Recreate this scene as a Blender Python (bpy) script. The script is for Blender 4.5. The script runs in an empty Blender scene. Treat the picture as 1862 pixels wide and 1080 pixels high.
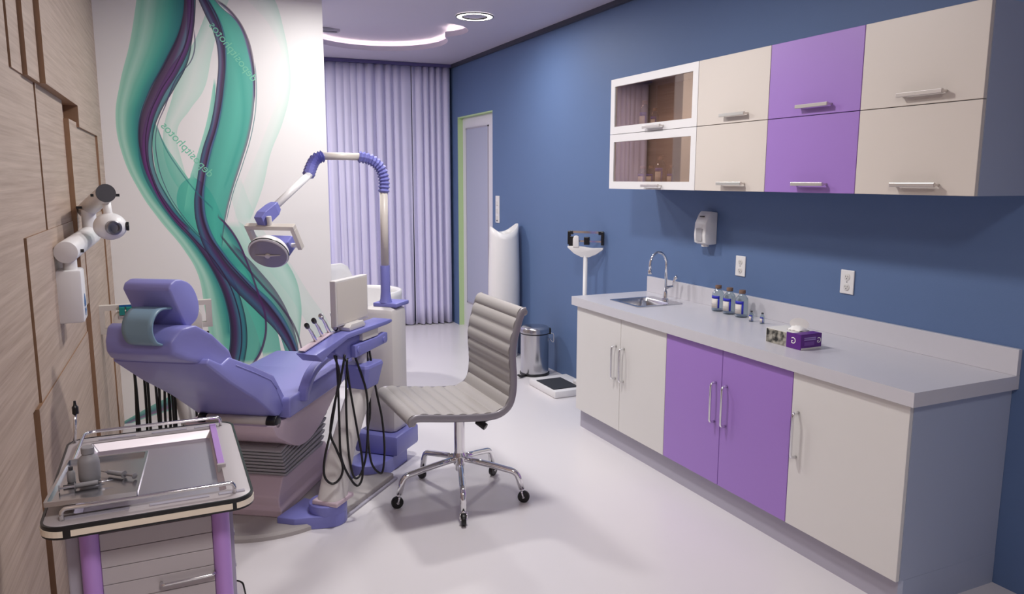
import bpy, bmesh, math, random
from mathutils import Vector, Matrix
random.seed(4)
C = bpy.context.scene.collection
PI = math.pi
R = math.radians
S = bpy.context.scene

# ------------------------------------------------------------------ materials
def hexlin(h):
    h = h.lstrip('#'); out = []
    for i in (0, 2, 4):
        c = int(h[i:i+2], 16) / 255
        out.append(c / 12.92 if c <= .04045 else ((c + .055) / 1.055) ** 2.4)
    return (*out, 1)

def mat(name, col, rough=.5, metal=0, coat=0, noise=None, bump=None, trans=0, alpha=1, spec=None, emit=None, ior=None, sheen=0):
    m = bpy.data.materials.new(name); m.use_nodes = True
    nt = m.node_tree; b = nt.nodes['Principled BSDF']
    c = hexlin(col) if isinstance(col, str) else col
    b.inputs['Base Color'].default_value = c
    b.inputs['Roughness'].default_value = rough
    b.inputs['Metallic'].default_value = metal
    b.inputs['Coat Weight'].default_value = coat
    b.inputs['Transmission Weight'].default_value = trans
    b.inputs['Alpha'].default_value = alpha
    if sheen: b.inputs['Sheen Weight'].default_value = sheen
    if ior: b.inputs['IOR'].default_value = ior
    if spec is not None: b.inputs['Specular IOR Level'].default_value = spec
    if emit:
        b.inputs['Emission Color'].default_value = hexlin(emit[0]); b.inputs['Emission Strength'].default_value = emit[1]
    tc = nt.nodes.new('ShaderNodeTexCoord')
    if noise:      # (scale, amount)  slight tonal variation
        n = nt.nodes.new('ShaderNodeTexNoise'); n.inputs['Scale'].default_value = noise[0]
        n.inputs['Detail'].default_value = 4
        nt.links.new(tc.outputs['Object'], n.inputs['Vector'])
        mx = nt.nodes.new('ShaderNodeMix'); mx.data_type = 'RGBA'
        mx.inputs[6].default_value = tuple(x * (1 - noise[1]) for x in c[:3]) + (1,)
        mx.inputs[7].default_value = tuple(min(1, x * (1 + noise[1])) for x in c[:3]) + (1,)
        nt.links.new(n.outputs['Fac'], mx.inputs[0]); nt.links.new(mx.outputs[2], b.inputs['Base Color'])
    if bump:       # (scale, strength)
        n = nt.nodes.new('ShaderNodeTexNoise'); n.inputs['Scale'].default_value = bump[0]
        nt.links.new(tc.outputs['Object'], n.inputs['Vector'])
        bp = nt.nodes.new('ShaderNodeBump'); bp.inputs['Strength'].default_value = bump[1]; bp.inputs['Distance'].default_value = .002
        nt.links.new(n.outputs['Fac'], bp.inputs['Height']); nt.links.new(bp.outputs['Normal'], b.inputs['Normal'])
    return m

def wood_mat(name, c1, c2):
    m = mat(name, c1, .55); nt = m.node_tree; b = nt.nodes['Principled BSDF']
    tc = nt.nodes.new('ShaderNodeTexCoord'); mp = nt.nodes.new('ShaderNodeMapping')
    mp.inputs['Scale'].default_value = (1, .55, 22)
    nt.links.new(tc.outputs['Object'], mp.inputs['Vector'])
    n = nt.nodes.new('ShaderNodeTexNoise'); n.inputs['Scale'].default_value = 3.2; n.inputs['Detail'].default_value = 8; n.inputs['Roughness'].default_value = .62; n.inputs['Distortion'].default_value = .15
    nt.links.new(mp.outputs[0], n.inputs['Vector'])
    rp = nt.nodes.new('ShaderNodeValToRGB'); rp.color_ramp.elements[0].position = .3; rp.color_ramp.elements[1].position = .72
    rp.color_ramp.elements[0].color = hexlin(c1); rp.color_ramp.elements[1].color = hexlin(c2)
    nt.links.new(n.outputs['Fac'], rp.inputs[0]); nt.links.new(rp.outputs[0], b.inputs['Base Color'])
    bp = nt.nodes.new('ShaderNodeBump'); bp.inputs['Strength'].default_value = .12; bp.inputs['Distance'].default_value = .002
    nt.links.new(n.outputs['Fac'], bp.inputs['Height']); nt.links.new(bp.outputs['Normal'], b.inputs['Normal'])
    return m

M = {}
M['blue'] = mat('blue_wall_paint', '#587099', .6, noise=(2.5, .03), bump=(180, .15))
M['ceil'] = mat('ceiling_paint', '#c9c2d2', .45, noise=(1.5, .02))
M['floor'] = mat('pale_vinyl_floor', '#dcd8da', .3, noise=(2, .015), bump=(6, .05))
M['wood'] = wood_mat('pale_oak_panel', '#a08b7c', '#c0ac9d')
M['woodedge'] = mat('oak_panel_edge', '#8d6c52', .55, noise=(20, .12))
M['greyedge'] = mat('dark_ceiling_strip', '#3a3c4c', .6)  # even dark grey of the strip under the ceiling
M['curtain'] = mat('lilac_curtain_cloth', '#d6d2ee', .8, sheen=.3, noise=(3, .05))
M['track'] = mat('curtain_heading', '#5a5284', .8)
M['green'] = mat('pale_green_reveal', '#b5cf9b', .6)
M['white'] = mat('white_plastic', '#e4e2e2', .35)
M['cabwhite'] = mat('warm_white_laminate', '#d9d6d3', .42)
M['cabcream'] = mat('cream_laminate', '#d4cbc2', .42)
M['cabpurple'] = mat('lilac_laminate', '#9d77c4', .38)
M['cabside'] = mat('grey_blue_side_panel', '#a3acc2', .5)
M['cabinner'] = mat('cabinet_inside', '#a08674', .7)
M['plinth'] = mat('grey_plinth', '#aaa6b4', .5)
M['counter'] = mat('pale_worktop', '#cac8ce', .28, noise=(30, .015))
M['steel'] = mat('brushed_steel', '#c8c8cc', .22, 1)
M['satin'] = mat('satin_steel', '#d2ccd4', .38, 1)
M['chrome'] = mat('chrome', '#e8e8ea', .08, 1)
M['nickel'] = mat('satin_nickel_handle', '#d6d0cc', .3, .8)
M['darksteel'] = mat('dark_grey_steel', '#8e8e94', .3, 1)  # darker grey steel for small fittings
M['black'] = mat('black_rubber', '#0c0c0e', .4)
M['blackpl'] = mat('black_plastic', '#17171a', .3)
M['greyleather'] = mat('grey_leather', '#a39e9b', .45, bump=(90, .1))
M['vinyl'] = mat('periwinkle_vinyl', '#8383c4', .38, coat=.15)
M['vinyldark'] = mat('deep_violet_shell', '#8585c6', .45)
M['teal'] = mat('teal_grey_leather', '#7a97ab', .4)
M['pink'] = mat('dusty_mauve_plastic', '#c6b2bd', .45)
M['bellow'] = mat('grey_bellows_rubber', '#a3a1a6', .6)
M['cream'] = mat('cream_plastic', '#cfc8c0', .4)
M['unit'] = mat('unit_white_plastic', '#d0ccca', .4)
M['violet'] = mat('violet_plastic', '#7a7cc0', .35)
M['disc'] = mat('grey_base_plate', '#a8a2a0', .5)
M['postpurple'] = mat('lilac_post', '#b58bd4', .35)
M['trolley'] = mat('trolley_grey', '#b5aeb2', .4)
M['lens'] = mat('lamp_lens', '#8a8388', .25, coat=.5)
M['glow'] = mat('lamp_glow', '#ffffff', .5, emit=('#fff8f0', 6))
M['coveglow'] = mat('cove_light_strip', '#ffffff', .5, emit=('#fff0dc', 9))
M['fillglow'] = mat('added_panel_glow', '#ffffff', .5, emit=('#fff6ee', 5))  # glow of the added fill panel, out of view
M['frost'] = mat('frosted_glass', '#aeb2c8', .35)
M['blueink'] = mat('label_blue', '#2428b4', .5)
M['paper'] = mat('label_paper', '#d8d2cc', .6)
M['cap'] = mat('brown_cap', '#7c6152', .6)
M['darkcap'] = mat('dark_vial_cap', '#3c3a40', .5)
M['greybottle'] = mat('grey_plastic_bottle', '#8f8d92', .5)
M['boxpurple'] = mat('carton_purple', '#5a1c82', .45)
M['boxwhite'] = mat('carton_white', '#e2e0dc', .5)
M['tissue'] = mat('glove_white', '#efedea', .7)
M['teallabel'] = mat('teal_key', '#157f78', .4)
M['logoblue'] = mat('logo_blue', '#1a5a94', .5)
M['mat'] = mat('black_ribbed_mat', '#2a2c32', .7, bump=(300, .5))
M['lilactrim'] = mat('lilac_trim', '#9b86c4', .4)

def glass_mat(name, col, rough=0.02):
    m = bpy.data.materials.new(name); m.use_nodes = True; nt = m.node_tree; nt.nodes.clear()
    o = nt.nodes.new('ShaderNodeOutputMaterial'); t = nt.nodes.new('ShaderNodeBsdfTransparent'); g = nt.nodes.new('ShaderNodeBsdfGlossy')
    t.inputs[0].default_value = hexlin(col); g.inputs['Roughness'].default_value = rough
    lw = nt.nodes.new('ShaderNodeLayerWeight'); lw.inputs[0].default_value = .18
    mx = nt.nodes.new('ShaderNodeMixShader'); nt.links.new(lw.outputs['Facing'], mx.inputs[0])
    nt.links.new(t.outputs[0], mx.inputs[1]); nt.links.new(g.outputs[0], mx.inputs[2]); nt.links.new(mx.outputs[0], o.inputs[0])
    return m
M['glass'] = glass_mat('clear_glass', '#dfe8ec')
def tint_mat():
    m = bpy.data.materials.new('bronze_mirror_glass'); m.use_nodes = True; nt = m.node_tree; nt.nodes.clear()
    o = nt.nodes.new('ShaderNodeOutputMaterial'); t = nt.nodes.new('ShaderNodeBsdfTransparent'); g = nt.nodes.new('ShaderNodeBsdfGlossy')
    t.inputs[0].default_value = hexlin('#fbf3ee'); g.inputs['Color'].default_value = hexlin('#f0dccd'); g.inputs['Roughness'].default_value = .01
    mx = nt.nodes.new('ShaderNodeMixShader'); mx.inputs[0].default_value = .3
    nt.links.new(t.outputs[0], mx.inputs[1]); nt.links.new(g.outputs[0], mx.inputs[2]); nt.links.new(mx.outputs[0], o.inputs[0])
    return m
M['bronze'] = tint_mat()

# ------------------------------------------------------------------ mesh helpers (all return a bmesh)
def NB(): return bmesh.new()
def add_box(bm, a, b, bev=0, rot=None, seg=2):
    c = [(a[i] + b[i]) / 2 for i in range(3)]; s = [abs(b[i] - a[i]) for i in range(3)]
    r = bmesh.ops.create_cube(bm, size=1)
    vs = r['verts']; bmesh.ops.scale(bm, verts=vs, vec=s)
    if bev:
        es = list({e for v in vs for e in v.link_edges})
        rr = bmesh.ops.bevel(bm, geom=es, offset=min(bev, min(s) * .49), segments=seg, affect='EDGES', profile=.5)
        vs = list({v for f in rr['faces'] for v in f.verts} | {v for v in vs if v.is_valid})
    if rot is not None: bmesh.ops.rotate(bm, verts=vs, cent=(0, 0, 0), matrix=rot)
    bmesh.ops.translate(bm, verts=vs, vec=c)
    return vs
def box(a, b, bev=0, rot=None): bm = NB(); add_box(bm, a, b, bev, rot); return bm
def obox(c, s, yaw=0, bev=0):          # oriented box: centre, size, yaw (degrees, ccw)
    bm = NB(); h = [x / 2 for x in s]
    vs = add_box(bm, (-h[0], -h[1], -h[2]), h, bev, Matrix.Rotation(R(yaw), 3, 'Z'))
    bmesh.ops.translate(bm, verts=bm.verts, vec=c); return bm
def add_prism(bm, prof, y0, y1, axis='y'):   # profile [(a,b)] extruded; axis 'y': (x,z) along y ; 'x': (y,z) along x ; 'z': (x,y) along z
    def P(p, t):
        return {'y': (p[0], t, p[1]), 'x': (t, p[0], p[1]), 'z': (p[0], p[1], t)}[axis]
    A = [bm.verts.new(P(p, y0)) for p in prof]; B = [bm.verts.new(P(p, y1)) for p in prof]
    n = len(prof)
    for i in range(n): bm.faces.new((A[i], A[(i+1) % n], B[(i+1) % n], B[i]))
    bm.faces.new(A[::-1]); bm.faces.new(B)
    bmesh.ops.recalc_face_normals(bm, faces=bm.faces)
    return A + B
def prism(prof, y0, y1, axis='y', bev=0, seg=3):
    bm = NB(); add_prism(bm, prof, y0, y1, axis)
    if bev: bmesh.ops.bevel(bm, geom=bm.edges[:], offset=bev, segments=seg, affect='EDGES', profile=.5, clamp_overlap=True)
    return bm
def frame_of(d):
    d = d.normalized(); u = Vector((0, 0, 1)) if abs(d.z) < .95 else Vector((1, 0, 0))
    a = d.cross(u).normalized(); return a, a.cross(d).normalized()
def add_tube(bm, pts, r, n=12, cap=True, sx=1, sy=1):  # r float or list ; parallel-transported rings
    pts = [Vector(p) for p in pts]; rr = r if isinstance(r, (list, tuple)) else [r] * len(pts)
    rings = []; a = None
    for i, p in enumerate(pts):
        d = (pts[min(i+1, len(pts)-1)] - pts[max(i-1, 0)]).normalized()
        if a is None: a, b = frame_of(d)
        else:
            a = (a - d * a.dot(d)).normalized(); b = a.cross(d).normalized()
        rings.append([bm.verts.new(p + (a * math.cos(t) * sx + b * math.sin(t) * sy) * rr[i]) for t in [2 * PI * k / n for k in range(n)]])
    for i in range(len(rings) - 1):
        for k in range(n): bm.faces.new((rings[i][k], rings[i][(k+1) % n], rings[i+1][(k+1) % n], rings[i+1][k]))
    if cap: bm.faces.new(rings[0][::-1]); bm.faces.new(rings[-1])
    bmesh.ops.recalc_face_normals(bm, faces=bm.faces)
def tube(pts, r, n=12, **k): bm = NB(); add_tube(bm, pts, r, n, **k); return bm
def curve_pts(P, n=8):                # catmull-rom through the points
    P = [Vector(p) for p in P]; Q = [P[0] * 2 - P[1]] + P + [P[-1] * 2 - P[-2]]; out = []
    for i in range(1, len(Q) - 2):
        p0, p1, p2, p3 = Q[i-1:i+3]
        for k in range(n):
            t = k / n
            out.append(.5 * ((2 * p1) + (p2 - p0) * t + (2*p0 - 5*p1 + 4*p2 - p3) * t*t + (3*p1 - p0 - 3*p2 + p3) * t**3))
    out.append(P[-1]); return out
def bend(P, r, n=6):                  # polyline with rounded corners
    P = [Vector(p) for p in P]; out = [P[0]]
    for i in range(1, len(P) - 1):
        a = (P[i-1] - P[i]); b = (P[i+1] - P[i]); q = min(r, a.length * .49, b.length * .49)
        s = P[i] + a.normalized() * q; e = P[i] + b.normalized() * q
        for k in range(n + 1):
            t = k / n; out.append(s * (1-t)**2 + P[i] * 2 * t * (1-t) + e * t * t)
    out.append(P[-1]); return out
def add_lathe(bm, prof, c=(0, 0, 0), n=32, axis=None, cap=True):
    c = Vector(c); q = Vector((0, 0, 1)).rotation_difference(Vector(axis).normalized()) if axis else None
    rings = []
    for r, z in prof:
        ring = []
        for k in range(n):
            v = Vector((r * math.cos(2*PI*k/n), r * math.sin(2*PI*k/n), z))
            if q: v = q @ v
            ring.append(bm.verts.new(v + c))
        rings.append(ring)
    for i in range(len(rings) - 1):
        for k in range(n): bm.faces.new((rings[i][k], rings[i][(k+1) % n], rings[i+1][(k+1) % n], rings[i+1][k]))
    if cap and prof[0][0] > 1e-5: bm.faces.new(rings[0][::-1])
    if cap and prof[-1][0] > 1e-5: bm.faces.new(rings[-1])
    bmesh.ops.remove_doubles(bm, verts=bm.verts, dist=1e-6)
    bmesh.ops.recalc_face_normals(bm, faces=bm.faces)
def lathe(prof, c=(0, 0, 0), n=32, axis=None, cap=True): bm = NB(); add_lathe(bm, prof, c, n, axis, cap); return bm
def cyl(a, b, r, n=24, bev=0):
    a = Vector(a); b = Vector(b); L = (b - a).length
    pr = [(r, 0), (r, L)] if not bev else [(r - bev, 0), (r - bev * .3, bev * .3), (r, bev), (r, L - bev), (r - bev * .3, L - bev * .3), (r - bev, L)]
    return lathe(pr, a, n, b - a)
def rrect(x0, y0, x1, y1, r, n=6):
    out = []
    for cx, cy, a in ((x1-r, y1-r, 0), (x0+r, y1-r, 90), (x0+r, y0+r, 180), (x1-r, y0+r, 270)):
        for k in range(n + 1): t = R(a + 90 * k / n); out.append((cx + r * math.cos(t), cy + r * math.sin(t)))
    return out
def sheet(rows, thick=0):              # grid of points -> surface (optionally given thickness later)
    bm = NB(); V = [[bm.verts.new(p) for p in r] for r in rows]
    for i in range(len(V) - 1):
        for k in range(len(V[0]) - 1): bm.faces.new((V[i][k], V[i][k+1], V[i+1][k+1], V[i+1][k]))
    bmesh.ops.recalc_face_normals(bm, faces=bm.faces)
    return bm

ROOTM = {}
def rootm(o):
    while o is not None:
        if o.name in ROOTM: return ROOTM[o.name]
        o = o.parent
    return None
def obj(name, bm, m, parent=None, smooth=False, local=False, label=None, sub=0, solid=0, bev=0):
    """link one bmesh as one mesh object; world coordinates unless local"""
    me = bpy.data.meshes.new(name)
    if parent is not None and not local:
        mm = rootm(parent)
        if mm: bmesh.ops.transform(bm, matrix=mm.inverted(), verts=bm.verts)
    bm.to_mesh(me); bm.free()
    o = bpy.data.objects.new(name, me); C.objects.link(o)
    for x in (m if isinstance(m, (list, tuple)) else [m]): me.materials.append(x)
    if parent is not None: o.parent = parent
    if smooth:
        me.shade_smooth()
        if smooth is not True: me.set_sharp_from_angle(angle=R(smooth))
    if solid:
        s = o.modifiers.new('solid', 'SOLIDIFY'); s.thickness = solid; s.offset = 0
    if bev:
        b = o.modifiers.new('bevel', 'BEVEL'); b.width = bev; b.segments = 3; b.limit_method = 'ANGLE'; b.angle_limit = R(30)
    if sub:
        s = o.modifiers.new('sub', 'SUBSURF'); s.levels = sub; s.render_levels = sub
    if label: o['label'] = label
    return o
def thing(name, label, cat, loc=(0, 0, 0), rotz=0, group=None):
    o = bpy.data.objects.new(name, None); C.objects.link(o); o.empty_display_size = .1
    o.location = loc; o.rotation_euler = (0, 0, rotz)
    o['label'] = label; o['category'] = cat
    if group: o['group'] = group
    ROOTM[o.name] = Matrix.Translation(Vector(loc)) @ Matrix.Rotation(rotz, 4, 'Z')
    return o
def tag(o, label, cat, group=None, kind=None):
    o['label'] = label; o['category'] = cat
    if group: o['group'] = group
    if kind: o['kind'] = kind
    return o
def struct(name, bm, m, smooth=False, parent=None, label=None, cat='structure'):
    o = obj(name, bm, m, parent, smooth); o['kind'] = 'structure'
    if label and parent is None: o['label'] = label; o['category'] = cat
    return o
def dup(root, loc, rotz=None, label=None, group=None):
    r = root.copy(); C.objects.link(r); r.location = loc
    if rotz is not None: r.rotation_euler = (0, 0, rotz)
    if label: r['label'] = label
    if group: r['group'] = group
    for ch in list(root.children):
        c = ch.copy(); C.objects.link(c); c.parent = r
        for g in ch.children:
            d = g.copy(); C.objects.link(d); d.parent = c
    return r
def text_bm(s, size, depth=.0004, mirror=False):
    cu = bpy.data.curves.new('lettering', 'FONT'); cu.body = s; cu.size = size; cu.extrude = depth; cu.align_x = 'CENTER'; cu.align_y = 'CENTER'
    ob = bpy.data.objects.new('lettering', cu); C.objects.link(ob)
    dg = bpy.context.evaluated_depsgraph_get(); me = bpy.data.meshes.new_from_object(ob.evaluated_get(dg))
    bm = NB(); bm.from_mesh(me); bpy.data.objects.remove(ob); bpy.data.meshes.remove(me); bpy.data.curves.remove(cu)
    if mirror:
        bmesh.ops.scale(bm, vec=(-1, 1, 1), verts=bm.verts); bmesh.ops.reverse_faces(bm, faces=bm.faces)
    return bm
def place_text(s, size, origin, ex, ey, mirror=False, depth=.0004):   # text plane spanned by ex (reading) and ey (up)
    bm = text_bm(s, size, depth, mirror); ex = Vector(ex).normalized(); ey = Vector(ey).normalized(); ez = ex.cross(ey)
    mm = Matrix(((ex.x, ey.x, ez.x, origin[0]), (ex.y, ey.y, ez.y, origin[1]), (ex.z, ey.z, ez.z, origin[2]), (0, 0, 0, 1)))
    bmesh.ops.transform(bm, matrix=mm, verts=bm.verts); return bm

# ------------------------------------------------------------------ room
W = 2.955; H = 2.82; YB = 8.22; MY = 5.451
PHI = R(1.5)
def lw(s, d, z):       # left wall frame: s = world y on wall, d = distance out of the wall
    x0 = -.339 + math.sin(PHI) * (s - MY) / math.cos(PHI)
    return Vector((x0 + d, s, z))
# floor
struct('floor', box((-.75, -1.6, -.1), (W + .25, YB + .1, 0)), M['floor'], label='pale glossy vinyl floor of the treatment room', cat='floor')
# blue right wall with the door opening
DY0, DY1, DZ = 6.85, 7.795, 2.26
bm = NB()
add_box(bm, (W, -1.6, 0), (W + .2, DY0, H + .2)); add_box(bm, (W, DY1, 0), (W + .2, YB + .1, H + .2)); add_box(bm, (W, DY0, DZ), (W + .2, DY1, H + .2))
struct('wall_right', bm, M['blue'], label='blue painted wall behind the cabinets', cat='wall')
struct('wall_back', box((-.75, YB, 0), (W, YB + .1, H + .2)), M['blue'], label='rear wall hidden behind the lilac curtains', cat='wall')
struct('wall_front', box((-.75, -1.7, 0), (W + .2, -1.6, H + .2)), mat('front_wall_paint', '#c9c4c8', .6), label='pale wall behind the viewer', cat='wall')
# left wall: base board plus stepped oak panels (facing boards are oak, their edges darker)
def lbox(bm, s0, s1, z0, z1, d, bot=0):
    P = [lw(s, dd, z) for s in (s0, s1) for dd in (bot, d) for z in (z0, z1)]
    V = [bm.verts.new(p) for p in P]  # idx: s*4+d*2+z
    for q, mi in (((2, 3, 7, 6), 0), ((0, 1, 3, 2), 1), ((4, 6, 7, 5), 1), ((1, 5, 7, 3), 1), ((0, 2, 6, 4), 1), ((0, 4, 5, 1), 1)):
        f = bm.faces.new([V[i] for i in q]); f.material_index = mi
bm = NB(); P = []
lbox(bm, -1.7, MY + .1, 0, H + .2, -.025, -.2)                       # core
# recessed middle field
lbox(bm, -1.6, 3.335, 1.41, 1.95, .000, -.03); lbox(bm, 3.345, 4.03, 1.41, 1.95, .004, -.03)
# upper layer
UT = .03
lbox(bm, -1.6, 2.905, 1.41, H, .001, -.03)
lbox(bm, 2.918, 3.10, 1.95, H, .006, -.03); lbox(bm, 3.11, 3.35, 1.95, H, .020, -.03); lbox(bm, 3.36, 4.30, 1.95, H, .038, -.03)
lbox(bm, 4.30, 5.15, 1.85, H, .038, -.03); lbox(bm, 5.15, MY + .02, 0, H, .038, -.03)
lbox(bm, 4.03, 5.15, 1.0, 1.87, .026, -.03)
# lower layer
lbox(bm, -1.6, 2.875, .86, 1.41, .001, -.03); lbox(bm, -1.6, 2.76, 0, .86, .001, -.03)
lbox(bm, 2.885, 4.2, .86, 1.41, .008, -.03); lbox(bm, 2.80, 4.2, 0, .86, .012, -.03)
lbox(bm, 4.2, 5.15, 0, 1.41, .030, -.03)
bmesh.ops.recalc_face_normals(bm, faces=bm.faces)
struct('wall_left', bm, [M['wood'], M['woodedge']], label='pale oak stepped wall panelling', cat='wall')
struct('wall_left_rear', box((-.75, MY + .12, 0), (-.45, YB + .1, H + .2)), M['wood'], label='side wall beyond the mural partition', cat='wall')

# ceiling with a cloud-shaped light cove
def union_outline(circs, off=0, n=240):
    cx, cy = circs[0][0], circs[0][1]; out = []
    for k in range(n):
        t = 2 * PI * k / n; best = 0; d = Vector((math.cos(t), math.sin(t)))
        for (x, y, r) in circs:
            r = r + off; f = Vector((cx - x, cy - y)); b = f.dot(d); c = f.dot(f) - r * r; D = b * b - c
            if D > 0: best = max(best, -b + math.sqrt(D))
        out.append((cx + d.x * best, cy + d.y * best))
    return out
CIR = [(1.85, 6.8, .6), (2.1, 6.2, .33)]
hole = union_outline(CIR); rec = union_outline(CIR, .08)
def ring_faces(bm, A, B):
    n = len(A)
    for i in range(n): bm.faces.new((A[i], A[(i+1) % n], B[(i+1) % n], B[i]))
def vz(bm, pts, z): return [bm.verts.new((x, y, z)) for x, y in pts]
bm = NB()
X0, X1, Y0, Y1 = -.75, W + .25, -1.7, YB + .1
cxy = CIR[0][:2]
outer = []
for k in range(240):
    t = 2 * PI * k / 240; d = (math.cos(t), math.sin(t)); s = 1e9
    if d[0] > 1e-9: s = min(s, (X1 - cxy[0]) / d[0])
    if d[0] < -1e-9: s = min(s, (X0 - cxy[0]) / d[0])
    if d[1] > 1e-9: s = min(s, (Y1 - cxy[1]) / d[1])
    if d[1] < -1e-9: s = min(s, (Y0 - cxy[1]) / d[1])
    outer.append((cxy[0] + d[0] * s, cxy[1] + d[1] * s))
# add the rectangle's corners exactly by snapping the nearest ray points
for c in ((X0, Y0), (X0, Y1), (X1, Y0), (X1, Y1)):
    i = min(range(240), key=lambda q: (outer[q][0] - c[0])**2 + (outer[q][1] - c[1])**2); outer[i] = c
LIP = .045
in_ = union_outline(CIR, .012)
a = vz(bm, outer, H); b = vz(bm, hole, H); c = vz(bm, hole, H + LIP); c2 = vz(bm, in_, H + LIP); c3 = vz(bm, in_, H + .015); d = vz(bm, rec, H + .015); e = vz(bm, rec, H + .085)
for p_, q_ in ((a, b), (b, c), (c, c2), (c2, c3), (c3, d), (d, e)): ring_faces(bm, p_, q_)
bm.faces.new(e)
f_ = vz(bm, outer, H + .2); ring_faces(bm, f_, a); bm.faces.new(f_)
bmesh.ops.recalc_face_normals(bm, faces=bm.faces)
struct('ceiling', bm, M['ceil'], label='pale lilac grey ceiling with curved light cove', cat='ceiling')
# hidden LED rope lying on the cove ledge
mid = union_outline(CIR, .035)
t = obj('cove_light_rope', tube([(x, y, H + .026) for x, y in mid] + [(mid[0][0], mid[0][1], H + .026)], .009, 6, cap=False), M['coveglow'])
tag(t, 'glowing light strip inside the curved ceiling recess near the curtain', 'light strip')
# dark moulding along the blue wall
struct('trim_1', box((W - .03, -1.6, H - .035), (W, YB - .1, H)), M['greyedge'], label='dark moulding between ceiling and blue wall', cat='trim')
# ring lamp
def ring_lamp(x, y, label, big=1):
    t = thing('ring_ceiling_lamp', label, 'ceiling lamp', (x, y, H), 0, None)
    ro, ri = .135 * big, .098 * big
    obj('rim', lathe([(ro + .008, -.002), (ro + .008, -.010), (ro, -.010), (ro, -.002)], (x, y, H), 64, cap=False), M['blackpl'], t, 40)
    obj('glowing_ring', lathe([(ri, -.001), (ri, -.008), (ro, -.008), (ro, -.001), (ri, -.001)], (x, y, H), 64, cap=False), M['glow'], t, 40)
    obj('inner_rim', lathe([(ri - .005, -.001), (ri - .005, -.010), (ri, -.010), (ri, -.001), (ri - .005, -.001)], (x, y, H), 64, cap=False), M['blackpl'], t, 40)
    return t
ring_lamp(2.244, 5.536, 'flush ring-shaped lamp glowing white on the ceiling')
# small grey fitting inside the cove
t = thing('ceiling_vent', 'small grey bar fitting on the ceiling beside the mural edge', 'vent', (1.3, 6.5, H))
obj('vent_body', obox((1.28, 6.5, H - .012), (.3, .09, .022), 0, .004), M['plinth'], t)
obj('slot', obox((1.28, 6.5, H - .0245), (.26, .05, .003), 0), M['blackpl'], t)

# ------------------------------------------------------------------ mural partition
def mural_mat():
    m = bpy.data.materials.new('swirl_mural_print'); m.use_nodes = True; nt = m.node_tree; N = nt.nodes; L = nt.links
    bs = N['Principled BSDF']; bs.inputs['Roughness'].default_value = .45
    tc = N.new('ShaderNodeTexCoord'); sp = N.new('ShaderNodeSeparateXYZ'); L.new(tc.outputs['Object'], sp.inputs[0])
    def math_(op, a, b=None, c=None, clamp=False):
        n = N.new('ShaderNodeMath'); n.operation = op; n.use_clamp = clamp
        for i, v in enumerate((a, b, c)):
            if v is None: continue
            if isinstance(v, (int, float)): n.inputs[i].default_value = v
            else: L.new(v, n.inputs[i])
        return n.outputs[0]
    U = math_('MULTIPLY_ADD', sp.outputs['X'], 1 / 1.6, .4 / 1.6)     # world x -> 0..1
    V = math_('DIVIDE', sp.outputs['Z'], 2.82)
    def fcurve(pts):      # pts [(v,u)]
        n = N.new('ShaderNodeFloatCurve'); cm = n.mapping; cm.extend = 'HORIZONTAL'; c = cm.curves[0]
        pts = sorted(pts)
        c.points[0].location = pts[0]; c.points[1].location = pts[-1]
        for p in pts[1:-1]: c.points.new(*p)
        cm.update(); L.new(V, n.inputs['Value']); return n.outputs[0]
    col = N.new('ShaderNodeRGB'); col.outputs[0].default_value = hexlin('#e9e6e4'); cur = col.outputs[0]
    for lp, rp_, stops in RIBBONS:
        l = fcurve(lp); r = fcurve(rp_)
        t = math_('DIVIDE', math_('SUBTRACT', U, l), math_('MAXIMUM', math_('SUBTRACT', r, l), .0015))
        ramp = N.new('ShaderNodeValToRGB'); cr = ramp.color_ramp; cr.interpolation = 'LINEAR'
        S_ = [(0, stops[0][1], 0)] + [(.005 + .99 * p, c, a) for p, c, a in stops] + [(1, stops[-1][1], 0)]
        while len(cr.elements) < len(S_): cr.elements.new(.5)
        for e, (p, c, a) in zip(cr.elements, S_):
            e.position = p
        for e, (p, c, a) in zip(cr.elements, S_): e.color = hexlin(c)[:3] + (a,)
        L.new(t, ramp.inputs[0])
        lo = max(lp[0][0], rp_[0][0]); hi = min(lp[-1][0], rp_[-1][0])
        fade = math_('MULTIPLY', math_('MULTIPLY_ADD', V, 60, -60 * (lo - .01), True), math_('MULTIPLY_ADD', V, -60, 60 * (hi + .01), True))
        al = math_('MULTIPLY', ramp.outputs['Alpha'], fade)
        mx = N.new('ShaderNodeMix'); mx.data_type = 'RGBA'
        L.new(al, mx.inputs[0]); L.new(cur, mx.inputs[6]); L.new(ramp.outputs['Color'], mx.inputs[7]); cur = mx.outputs[2]
    L.new(cur, bs.inputs['Base Color'])
    return m
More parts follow.
